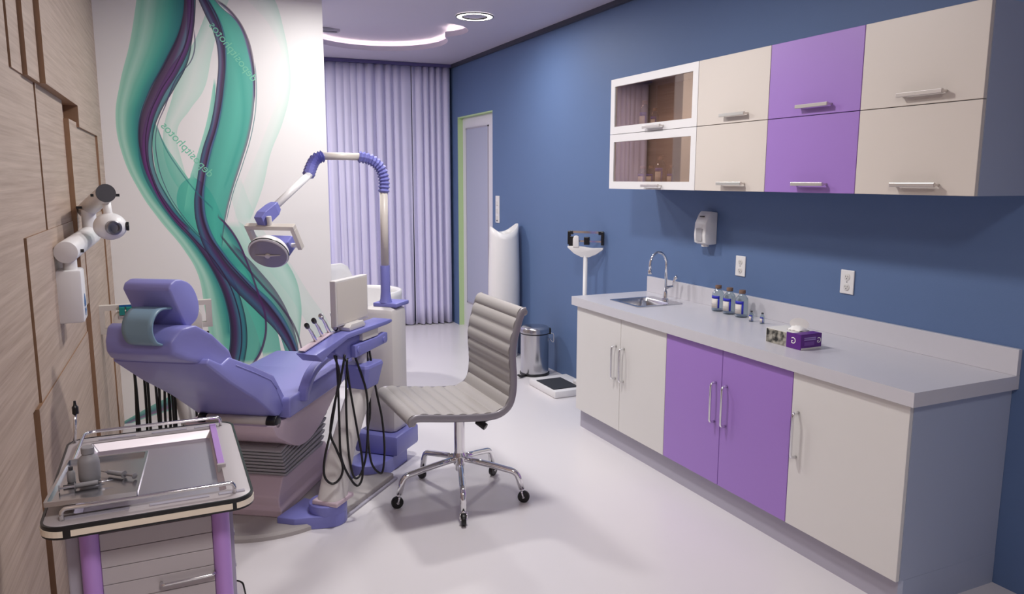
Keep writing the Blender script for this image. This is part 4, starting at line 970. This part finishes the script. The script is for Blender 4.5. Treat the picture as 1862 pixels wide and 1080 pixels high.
obj('upper_arm', tube([(px_ - .12, py_, 1.72), (px_ - .325, py_ - .0, 1.72)], .0195, 20), M['cream'], ol, True)
J = Vector((.70, 3.97, 1.625)); Kp = Vector((.495, 3.80, 1.465))
obj('bellows', bellows_tube([(px_ - .315, py_, 1.72), (px_ - .355, py_ - .01, 1.705), (px_ - .385, py_ - .04, 1.665), J - (Kp - J).normalized() * -.01], .019, .033, 8), M['violet'], ol)
obj('lower_arm', tube([J, Kp], .018, 20), M['white'], ol, True)
d = (Kp - J).normalized()
bm = NB(); V = []
ax = d.cross(Vector((0, 0, 1))).normalized(); up = ax.cross(d).normalized()
for s, w_, h0, h1 in ((0, .021, -.022, .022), (.03, .028, -.032, .026), (.10, .028, -.034, .03), (.135, .024, -.03, .02)):
    V.append([bm.verts.new(Kp - d * .02 + d * s + ax * a * w_ + up * b_) for a, b_ in ((-1, h0), (1, h0), (1, h1), (-1, h1))])
for i in range(len(V) - 1):
    for k in range(4): bm.faces.new((V[i][k], V[i][(k+1) % 4], V[i+1][(k+1) % 4], V[i+1][k]))
bm.faces.new(V[0][::-1]); bm.faces.new(V[-1]); bmesh.ops.recalc_face_normals(bm, faces=bm.faces)
obj('elbow', bm, M['violet'], ol, bev=.003)
# tilted yoke frame and lamp head
yc = Vector((.462, 3.72, 1.388)); mt = Matrix.Translation(yc) @ Matrix.Rotation(R(-40), 4, 'Z') @ Matrix.Rotation(R(33), 4, 'X')
def Y(name, bm, m, **k):
    bmesh.ops.transform(bm, matrix=mt, verts=bm.verts); return obj(name, bm, m, ol, **k)
bm = NB()
add_box(bm, (-.13, -.014, -.022), (.13, .014, 0)); add_box(bm, (-.13, -.014, -.135), (-.108, .014, -.022)); add_box(bm, (.108, -.014, -.135), (.13, .014, -.022))
Y('yoke', bm, M['cream'], bev=.002)
Y('yoke_pin', cyl((0, 0, -.01), (0, .02, .035), .012, 16), M['unit'], smooth=30)
Y('pivot', cyl((-.112, 0, -.118), (.112, 0, -.118), .011, 16), M['white'], smooth=30)
Y('lamp_housing', prism([(-.06, -.12), (-.03, -.075), (.05, -.07), (.07, -.10), (.065, -.16), (-.05, -.15)], -.07, .075, 'x', .004) if False else box((-.075, -.05, -.150), (.075, .035, -.085), .006), M['violet'])
lc = Vector((.452, 3.70, 1.263))
ax_ = Vector((-.35, -.68, -.62)).normalized()
hd_ = obj('lamp_head', lathe([(0, -.03), (.08, -.03), (.090, -.015), (.093, .0), (.093, .012), (.086, .016)], lc, 64, ax_), M['white'], ol, 30)
obj('lens', lathe([(.089, .010), (.086, .018), (.07, .021), (.0, .0225)], lc, 64, ax_), M['lens'], hd_, 40)
obj('seal_ring', lathe([(.0935, .002), (.095, .004), (.095, .008), (.0935, .010), (.0915, .006), (.0935, .002)], lc, 64, ax_), M['blackpl'], hd_, 40)
q_ = ax_.cross(Vector((0, 0, 1))).normalized()
obj('lens_rib', tube([lc + ax_ * .023 - q_ * .06 , lc + ax_ * .026, lc + ax_ * .023 + q_ * .06], [.002, .005, .002], 8), M['cream'], hd_, True)
obj('centre_knob', cyl(lc + ax_ * .02, lc + ax_ * .034, .012, 16, .003), M['cream'], hd_, 30)

# ------------------------------------------------------------------ assistant console behind the headrest
ac = thing('assistant_console', 'white dental assistant console with hanging hoses beside the mural', 'dental unit', (-.05, 4.6, 0), 0)
bm = NB(); z0, z1 = .77, .925; y_ = 4.6
for a, b_ in (((-.345, 4.57, z1 - .028), (.232, 4.61, z1)), ((-.345, 4.57, z0), (-.31, 4.61, z1 - .028)), ((.20, 4.57, z0), (.232, 4.61, z1 - .028)), ((-.31, 4.57, z0), (-.26, 4.61, z0 + .028)), ((.16, 4.57, z0), (.20, 4.61, z0 + .028))): add_box(bm, a, b_)
bmesh.ops.remove_doubles(bm, verts=bm.verts, dist=1e-5)
obj('handle_frame', bm, M['cream'], ac)
bm = prism([(-.27, .74), (.178, .74), (.178, .845), (.165, .875), (-.245, .885), (-.265, .86)], 4.55, 4.66, 'y', .005); obj('tray_block', bm, M['cream'], ac, 30)
obj('key_bar', box((-.24, 4.545, .855), (.15, 4.56, .868), .002), M['steel'], ac)
for k in range(6): obj('teal_key', box((-.235 + .034 * k, 4.540, .872), (-.208 + .034 * k, 4.57, .915), .002), M['teallabel'], ac)
obj('key_caps', box((-.235, 4.555, .915), (-.04, 4.565, .925)), M['logoblue'], ac)
obj('swing_arm', tube(bend([(-.05, 4.62, .76), (-.05, 4.62, .60), (.03, 4.6, .50)], .06), .035, 16), M['unit'], ac, True)
obj('column', tube([(.02, 4.6, .53), (.06, 4.6, .32), (.12, 4.6, .03)], [.045, .065, .085], 20, sy=.7), M['unit'], ac, True)
obj('floor_foot', lathe([(.13, 0), (.13, .02), (.12, .03), (0, .03)], (.12, 4.6, 0), 40), M['disc'], ac, 35)
hs = [[(-.19, .69), (-.182, .49), (-.19, .21)], [(-.2, .70), (-.18, .521), (-.174, .208)], [(-.123, .70), (-.122, .421), (-.12, .232)], [(-.083, .7), (-.082, .447), (-.072, .257)], [(-.06, .7), (-.067, .414), (-.07, .241)],
      [(-.02, .7), (-.044, .348), (-.041, .253)], [(.0, .7), (-.003, .375), (.001, .263)], [(.115, .7), (.116, .40), (.12, .247)], [(.14, .7), (.148, .36), (.156, .258)]]
for i, p in enumerate(hs):
    P = [(x, 4.5 if z < .65 else 4.57, z + (.05 if z > .65 else 0)) for x, z in p]; P[-1] = (P[-1][0], 4.5, .14 + .02 * (i % 3)); P.append((P[-1][0] + .03, 4.52, .11)); P.append((P[-1][0] + .02, 4.56, .25)); P.append((P[-1][0], 4.6, .74))
    obj('hose', tube(curve_pts(P, 6), .007, 8), M['black'], ac, True)

# ------------------------------------------------------------------ wall x-ray unit
xr = thing('dental_xray_unit', 'white wall-mounted dental x-ray unit with jointed arm on the oak wall', 'x-ray machine', (-.36, 3.45, 1.2))
obj('wall_box', box((-.398, 3.40, 1.035), (-.298, 3.53, 1.245), .010), M['white'], xr, 30)
for q in ([(3.455, 1.145), (3.425, 1.11), (3.432, 1.095), (3.485, 1.095), (3.49, 1.11)], [(3.435, 1.09), (3.445, 1.058), (3.485, 1.075), (3.48, 1.088), (3.455, 1.076)]):
    obj('logo', prism(q, -.2985, -.2965, 'x'), M['logoblue'], xr)
obj('lower_post', cyl((-.338, 3.45, 1.24), (-.338, 3.45, 1.31), .025, 24), M['white'], xr, 30)
obj('lower_arm', cyl((-.343, 3.385, 1.318), (-.300, 4.02, 1.345), .043, 32, .003), M['white'], xr, 35)
obj('pin', cyl((-.395, 3.44, 1.318), (-.285, 3.44, 1.318), .007, 12), M['blackpl'], xr, 30)
obj('upper_post', cyl((-.298, 3.97, 1.35), (-.298, 3.97, 1.46), .030, 24), M['white'], xr, 30)
obj('upper_arm', cyl((-.315, 4.08, 1.455), (-.205, 3.66, 1.54), .038, 32, .003), M['unit'], xr, 35)
obj('end_cap', cyl((-.2055, 3.661, 1.5397), (-.203, 3.652, 1.5415), .0385, 32), M['darkcap'], xr, 35)
obj('pin', cyl((-.265, 3.70, 1.531), (-.155, 3.70, 1.531), .006, 12), M['blackpl'], xr, 30)
obj('pin', cyl((-.345, 3.96, 1.472), (-.235, 3.96, 1.472), .006, 12), M['blackpl'], xr, 30)
obj('neck', tube([(-.207, 3.70, 1.515), (-.205, 3.70, 1.46), (-.202, 3.70, 1.43)], [.016, .017, .026], 20), M['white'], xr, True)
bm = NB(); bmesh.ops.create_uvsphere(bm, u_segments=36, v_segments=24, radius=1); bmesh.ops.scale(bm, vec=(.066, .085, .058), verts=bm.verts); bmesh.ops.translate(bm, vec=(-.20, 3.70, 1.398), verts=bm.verts)
obj('tube_head', bm, M['white'], xr, True)
obj('side_knob', cyl((-.138, 3.68, 1.398), (-.126, 3.68, 1.398), .019, 20, .003), M['blackpl'], xr, 30)
obj('nozzle', lathe([(.030, -.02), (.030, .025), (.026, .028), (.020, .028), (.018, .01), (0, .008)], (-.186, 3.622, 1.397), 32, (.30, -1, -.02)), M['darksteel'], xr, 30)

# ------------------------------------------------------------------ white shell chair behind the cuspidor
sc = thing('shell_chair', 'white rounded shell armchair on chrome legs behind the cuspidor', 'chair', (1.40, 5.9, 0))
cx_, cy_ = 1.42, 5.92
rows = []
for j in range(9):
    f = j / 8; row = []
    for k in range(33):
        a = R(-75 + 330 * k / 32 - 0) ; a = R(-150 + 300 * k / 32 + 90)
        wx_ = cx_ + .3 * math.cos(a); back = max(0, min(1, (1.47 - wx_) / .13)) * (math.sin(a) > -.35); top_ = .73 + .19 * back * back * (3 - 2 * back)
        r_ = .30 * (1 - .10 * (1 - f) ** 2)
        z = .46 + (top_ - .46) * f
        row.append((cx_ + r_ * math.cos(a), cy_ + r_ * math.sin(a), z))
    rows.append(row)
obj('shell', sheet(rows), M['white'], sc, True, solid=.03)
obj('seat', lathe([(0, .42), (.25, .42), (.285, .45), (.285, .47), (.25, .49), (0, .485)], (cx_, cy_, 0), 40), M['white'], sc, 40)
for a in (20, 110, 200, 290):
    d = Vector((math.cos(R(a)), math.sin(R(a)), 0))
    obj('leg', tube([Vector((cx_, cy_, .44)) + d * .18, Vector((cx_, cy_, 0)) + d * .32], .011, 10), M['chrome'], sc, True)

# ------------------------------------------------------------------ trolley
TX0, TX1, TY0, TY1, TZ = -.262, .150, 1.700, 2.290, .90
tr = thing('instrument_trolley', 'steel topped dental trolley with lilac posts and drawers at the front left', 'trolley', ((TX0 + TX1) / 2, (TY0 + TY1) / 2, 0))
BXI = (-.207, 1.762, .098, 2.238)
bm = NB(); o = rrect(TX0, TY0, TX1, TY1, .045, 10); i_ = rrect(*BXI, .008, 10)
a0 = vz3(o, TZ - .024); a1 = vz3(o, TZ - .002); a2 = vz3(rrect(TX0 + .003, TY0 + .003, TX1 - .003, TY1 - .003, .043, 10), TZ); a3 = vz3(i_, TZ); a4 = vz3(i_, TZ - .024)
for p, q in ((a0, a1), (a1, a2), (a2, a3), (a3, a4), (a4, a0)): ring_faces(bm, p, q)
bmesh.ops.recalc_face_normals(bm, faces=bm.faces)
obj('top_rim', bm, M['trolley'], tr, 40)
bm = NB(); ii = rrect(BXI[0] + .012, BXI[1] + .012, BXI[2] - .012, BXI[3] - .012, .01, 10)
b0 = vz3(i_, TZ - .003); b1 = vz3(ii, TZ - .022); ring_faces(bm, b0, b1); bm.faces.new(b1); bmesh.ops.recalc_face_normals(bm, faces=bm.faces)
obj('steel_basin', bm, M['satin'], tr, 40)
bm = NB(); e0 = vz3(rrect(TX0 - .003, TY0 - .003, TX1 + .003, TY1 + .003, .048, 10), TZ - .026); e1 = vz3(rrect(TX0 - .003, TY0 - .003, TX1 + .003, TY1 + .003, .048, 10), TZ + .001); e2 = vz3(rrect(TX0 + .002, TY0 + .002, TX1 - .002, TY1 - .002, .043, 10), TZ + .001); e3 = vz3(rrect(TX0 + .002, TY0 + .002, TX1 - .002, TY1 - .002, .043, 10), TZ - .026)
for p, q in ((e0, e1), (e1, e2), (e2, e3), (e3, e0)): ring_faces(bm, p, q)
bmesh.ops.recalc_face_normals(bm, faces=bm.faces); obj('black_bumper', bm, M['blackpl'], tr, 40)
bm = NB()
inlay_m = mat('cream_inlay', '#e8dccb', .35)
obj('bumper_inlay', box((TX0 + .055, TY0 - .0045, TZ - .021), (TX1 - .045, TY0 - .0025, TZ - .008)), inlay_m, tr)
def arc_strip(cx, cy, a0, a1, r):
    bm = NB()
    n = 8; A = []; B = []
    for k in range(n + 1):
        a = R(a0 + (a1 - a0) * k / n); A.append((cx + r * math.cos(a), cy + r * math.sin(a))); B.append((cx + (r - .002) * math.cos(a), cy + (r - .002) * math.sin(a)))
    add_prism(bm, A + B[::-1], TZ - .021, TZ - .008, 'z'); obj('bumper_inlay', bm, inlay_m, tr)
arc_strip(TX0 + .045, TY0 + .045, 180, 265, .0495); arc_strip(TX1 - .045, TY0 + .045, 280, 360, .0495)
rz = TZ + .025
obj('guard_rail', tube(bend([(.119, 2.255, TZ), (.119, 2.255, rz), (-.222, 2.262, rz), (-.232, 1.93, rz), (-.232, 1.93, TZ)], .03), .0045, 10), M['chrome'], tr, True)
obj('guard_rail', tube(bend([(.113, 1.735, TZ), (.113, 1.735, rz), (-.225, 1.735, rz), (-.225, 1.735, TZ)], .03), .0045, 10), M['chrome'], tr, True)
obj('lilac_strip', box((.090, 1.92, TZ - .01), (.106, 2.262, TZ + .006), .001), M['postpurple'], tr)
obj('lilac_strip_end', box((.088, 1.912, TZ - .012), (.108, 1.922, TZ + .008), .001), M['trolley'], tr)
for x0, x1, yy in ((-.19, -.10, 2.262), (-.06, .03, 2.262), (.05, .11, 2.262), (-.22, -.10, 1.742), (-.06, .06, 1.742), (.08, .135, 1.742)): obj('slot_strip', box((x0, yy - .006, TZ), (x1, yy + .006, TZ + .002)), M['plinth'], tr)
obj('iv_post', tube([(-.247, 2.262, TZ), (-.240, 2.262, TZ + .085)], .0045, 10), M['chrome'], tr, True)
obj('post_clamp', lathe([(.008, 0), (.008, .018), (.004, .024), (.003, .035), (0, .036)], (-.239, 2.262, TZ + .08), 16), M['blackpl'], tr, 30)
# posts, drawers, body
for x, y in ((-.184, 1.782), (.082, 1.782), (-.184, 2.21), (.082, 2.21)):
    obj('post', cyl((x, y, .10), (x, y, TZ - .024), .0195, 28), M['postpurple'], tr, 40)
obj('body', box((-.168, 1.79, .42), (.068, 2.21, TZ - .03)), M['trolley'], tr)
obj('side_panel', box((-.232, 1.80, .42), (-.204, 2.20, TZ - .03), .004), M['plinth'], tr)
for k in range(5):
    z = .838 - .0402 * k
    obj('drawer', box((-.1645, 1.776, z - .0388), (.0625, 1.792, z), .001) if k else box((-.1645, 1.776, z - .0388), (.0625, 1.792, z), .001), M['trolley'], tr)
bm = NB(); add_box(bm, (-.1645, 1.776, .840), (.0625, 1.79, .874))
obj('apron', bm, M['trolley'], tr)
for z0_, z1_ in ((.545, .636), (.43, .543)): obj('drawer', box((-.1645, 1.776, z0_), (.0625, 1.792, z1_), .001), M['trolley'], tr)
bm = NB(); add_box(bm, (-.1660, 1.7845, .43), (.0640, 1.790, .84)); obj('drawer_gap', bm, mat('drawer_gap_violet', '#35284e', .6), tr)
obj('drawer_handle', tube(bend([(-.05, 1.778, .700), (-.05, 1.762, .700), (.062, 1.762, .702), (.062, 1.778, .702)], .01), .0035, 10), M['chrome'], tr, True)
# open side rack of pale bars
bm = NB()
for y in (1.83, 2.0, 2.17): add_box(bm, (.104, y - .005, .42), (.112, y + .005, TZ - .03))
for z in (.43, .52, .60, .68, .76, .84): add_box(bm, (.102, 1.83, z - .004), (.114, 2.17, z + .004))
obj('side_rack', bm, M['plinth'], tr)
bm = NB(); add_prism(bm, rrect(TX0 + .01, TY0 + .04, TX1 + .004, TY1 + .0, .04, 8), .38, .40, 'z'); obj('lower_shelf', bm, M['trolley'], tr, 40)
bm = NB(); s0 = vz3(rrect(TX0 + .007, TY0 + .037, TX1 + .008, TY1 + .004, .043, 8), .378); s1 = vz3(rrect(TX0 + .007, TY0 + .037, TX1 + .008, TY1 + .004, .043, 8), .402); ring_faces(bm, s0, s1); bmesh.ops.recalc_face_normals(bm, faces=bm.faces)
obj('shelf_bumper', bm, M['blackpl'], tr, 40, solid=.002)
for x, y in ((-.184, 1.782), (.082, 1.782), (-.184, 2.21), (.082, 2.21)):
    obj('caster', lathe([(.010, -.012), (.036, -.012), (.038, -.008), (.038, .008), (.036, .012), (.010, .012)], (x, y, .038), 24, (1, 0, 0)), M['black'], tr, 40)
    obj('caster_fork', obox((x, y, .082), (.034, .03, .04), 0, .004), M['steel'], tr)

# metal tray resting on the rails
tz = rz + .0047
yt = thing('instrument_tray', 'small square metal tray resting on the trolley rails', 'tray', (-.16, 1.87, tz), R(-4))
bm = NB(); o1 = rrect(-.088, -.132, .088, .132, .004, 3); o2 = rrect(-.082, -.126, .082, .126, .004, 3)
a = vz3(o1, .0); b1 = vz3(o1, .010); c1 = vz3(o2, .010); d1 = vz3(o2, .002)
for p, q in ((a, b1), (b1, c1), (c1, d1)): ring_faces(bm, p, q)
bm.faces.new(d1); bm.faces.new(a[::-1]); bmesh.ops.recalc_face_normals(bm, faces=bm.faces)
obj('pan', bm, M['steel'], yt, 30, True)
tb = tz + .0022
t = thing('plastic_bottle', 'grey plastic bottle with short neck standing on the metal tray', 'bottle', (-.180, 1.862, tb))
obj('body', lathe([(0, 0), (.019, 0), (.0215, .004), (.022, .015), (.022, .045), (.019, .055), (.0125, .061), (.0112, .064)], (-.180, 1.862, tb), 36), M['greybottle'], t, 40)
obj('cap', lathe([(.0118, .064), (.0135, .065), (.0135, .078), (.012, .0795), (0, .0795)], (-.180, 1.862, tb), 28), M['greybottle'], t, 40)
t = thing('small_bottle', 'tiny grey vial standing left of the plastic bottle on the metal tray', 'bottle', (-.217, 1.872, tb))
obj('body', lathe([(0, 0), (.0075, 0), (.0085, .002), (.0085, .022), (.005, .027)], (-.217, 1.872, tb), 24), M['greybottle'], t, 40)
obj('cap', cyl((-.217, 1.872, tb + .027), (-.217, 1.872, tb + .035), .0048, 16, .001), M['darkcap'], t, 30)
def syringe(x, y, deg, label, L=.07, m='greybottle'):
    t = thing('syringe', label, 'syringe', (x, y, tb + .0085), R(deg), None)
    obj('barrel', cyl((0, 0, 0), (L * .62, 0, 0), .0052, 16, .001), M[m], t, 30, True)
    obj('flange', cyl((-.0015, 0, 0), (.0, 0, 0), .0083, 16), M[m], t, 30, True)
    obj('plunger', cyl((-L * .42, 0, 0), (0, 0, 0), .0026, 12), M['steel'], t, 30, True)
    obj('thumb_rest', cyl((-L * .42 - .002, 0, 0), (-L * .42, 0, 0), .0072, 16, .0005), M[m], t, 30, True)
    obj('needle', tube([(L * .62, 0, 0), (L * .74, 0, 0), (L * 1.05, 0, 0)], [.0028, .0018, .0004], 8), M['steel'], t, True, True)
syringe(-.112, 1.848, 138, 'syringe lying on the metal tray to the right of the plastic bottle')
syringe(-.205, 1.818, 4, 'syringe lying in front of the plastic bottle with its needle pointing right')
t = thing('dental_probe', 'thin dark metal probe lying behind the front syringe on the metal tray', 'dental instrument', (-.20, 1.838, tb + .003), R(-3))
obj('shaft', tube([(-.03, 0, 0), (.03, 0, 0), (.05, 0, 0)], [.0025, .0025, .0008], 8), M['darksteel'], t, True, True)
obj('grip', cyl((-.03, 0, 0), (-.005, 0, 0), .0032, 12), M['darkcap'], t, 30, True)

# ------------------------------------------------------------------ lights: ceiling lamps, plus an added ring lamp and fill panel out of view
def area(name, loc, size, power, color=(1, 1, 1), rot=(0, 0, 0), shape='DISK', sy=None, spread=None):
    l = bpy.data.lights.new(name, 'AREA'); l.shape = shape; l.size = size; l.energy = power; l.color = color
    if sy: l.size_y = sy
    if spread: l.spread = spread
    o = bpy.data.objects.new(name, l); C.objects.link(o); o.location = loc; o.rotation_euler = rot; return o
def panel(x, y, w, h, label):
    t = thing('added_fill_panel', label, 'ceiling lamp', (x, y, H))
    bm = NB(); add_box(bm, (x - w/2, y - h/2, H - .012), (x + w/2, y + h/2, H - .0005)); obj('frame', bm, M['white'], t)
    obj('diffuser', box((x - w/2 + .02, y - h/2 + .02, H - .014), (x + w/2 - .02, y + h/2 - .02, H - .012)), M['fillglow'], t)
panel(.45, .1, .9, .6, 'added unseen rectangular fill panel above the viewer')  # unseen panel added for soft light on the trolley end
for x, y, p in ((2.244, 5.536, 15), (.62, 6.9, 40), (1.15, 4.55, 27), (1.25, 3.1, 34)):  # the lamp behind the mural is added, unseen, to brighten the curtains
    if y != 5.536: ring_lamp(x, y, {6.9: 'added unseen ring-shaped fill lamp behind the mural partition', 4.55: 'ring-shaped ceiling lamp above the cuspidor', 3.1: 'ring-shaped ceiling lamp above the dental chair'}[y])
    area('ring_lamp_light', (x, y, H - .03), .24, p, (1, .975, .95))
area('fill_panel_light', (.45, .1, H - .03), .6, 27, (1, .96, .92))  # light of the added panel above the viewer
wd = bpy.data.worlds.new('world'); S.world = wd; wd.use_nodes = True
wd.node_tree.nodes['Background'].inputs[0].default_value = (.5, .52, .6, 1); wd.node_tree.nodes['Background'].inputs[1].default_value = .2
EXPO = 0



# ------------------------------------------------------------------ camera
def cam():
    f, pit, yaw, roll = 1377.33, .153496, .432916, .0019968
    cy, sy = math.cos(yaw), math.sin(yaw); cp_, sp = math.cos(pit), math.sin(pit)
    fwd = Vector((sy * cp_, cy * cp_, -sp)); r = Vector((cy, -sy, 0)); u = r.cross(fwd)
    r2 = r * math.cos(roll) + u * math.sin(roll); u2 = -r * math.sin(roll) + u * math.cos(roll); b = -fwd
    c = bpy.data.cameras.new('camera'); o = bpy.data.objects.new('camera', c); C.objects.link(o)
    c.sensor_width = 36; c.lens = f * 36 / 1862; c.clip_start = .02
    o.matrix_world = Matrix(((r2.x, u2.x, b.x, 0), (r2.y, u2.y, b.y, 0), (r2.z, u2.z, b.z, 1.6), (0, 0, 0, 1)))
    S.camera = o
cam()
S.view_settings.view_transform = 'Standard'; S.view_settings.look = 'None'; S.view_settings.gamma = 1; S.view_settings.use_curve_mapping = False
S.view_settings.exposure = EXPO
S.cycles.max_bounces = 8; S.cycles.diffuse_bounces = 5; S.cycles.glossy_bounces = 5; S.cycles.transparent_max_bounces = 16
S.cycles.use_denoising = True
S.cycles.sample_clamp_indirect = 6
S.cycles.caustics_reflective = False; S.cycles.caustics_refractive = False
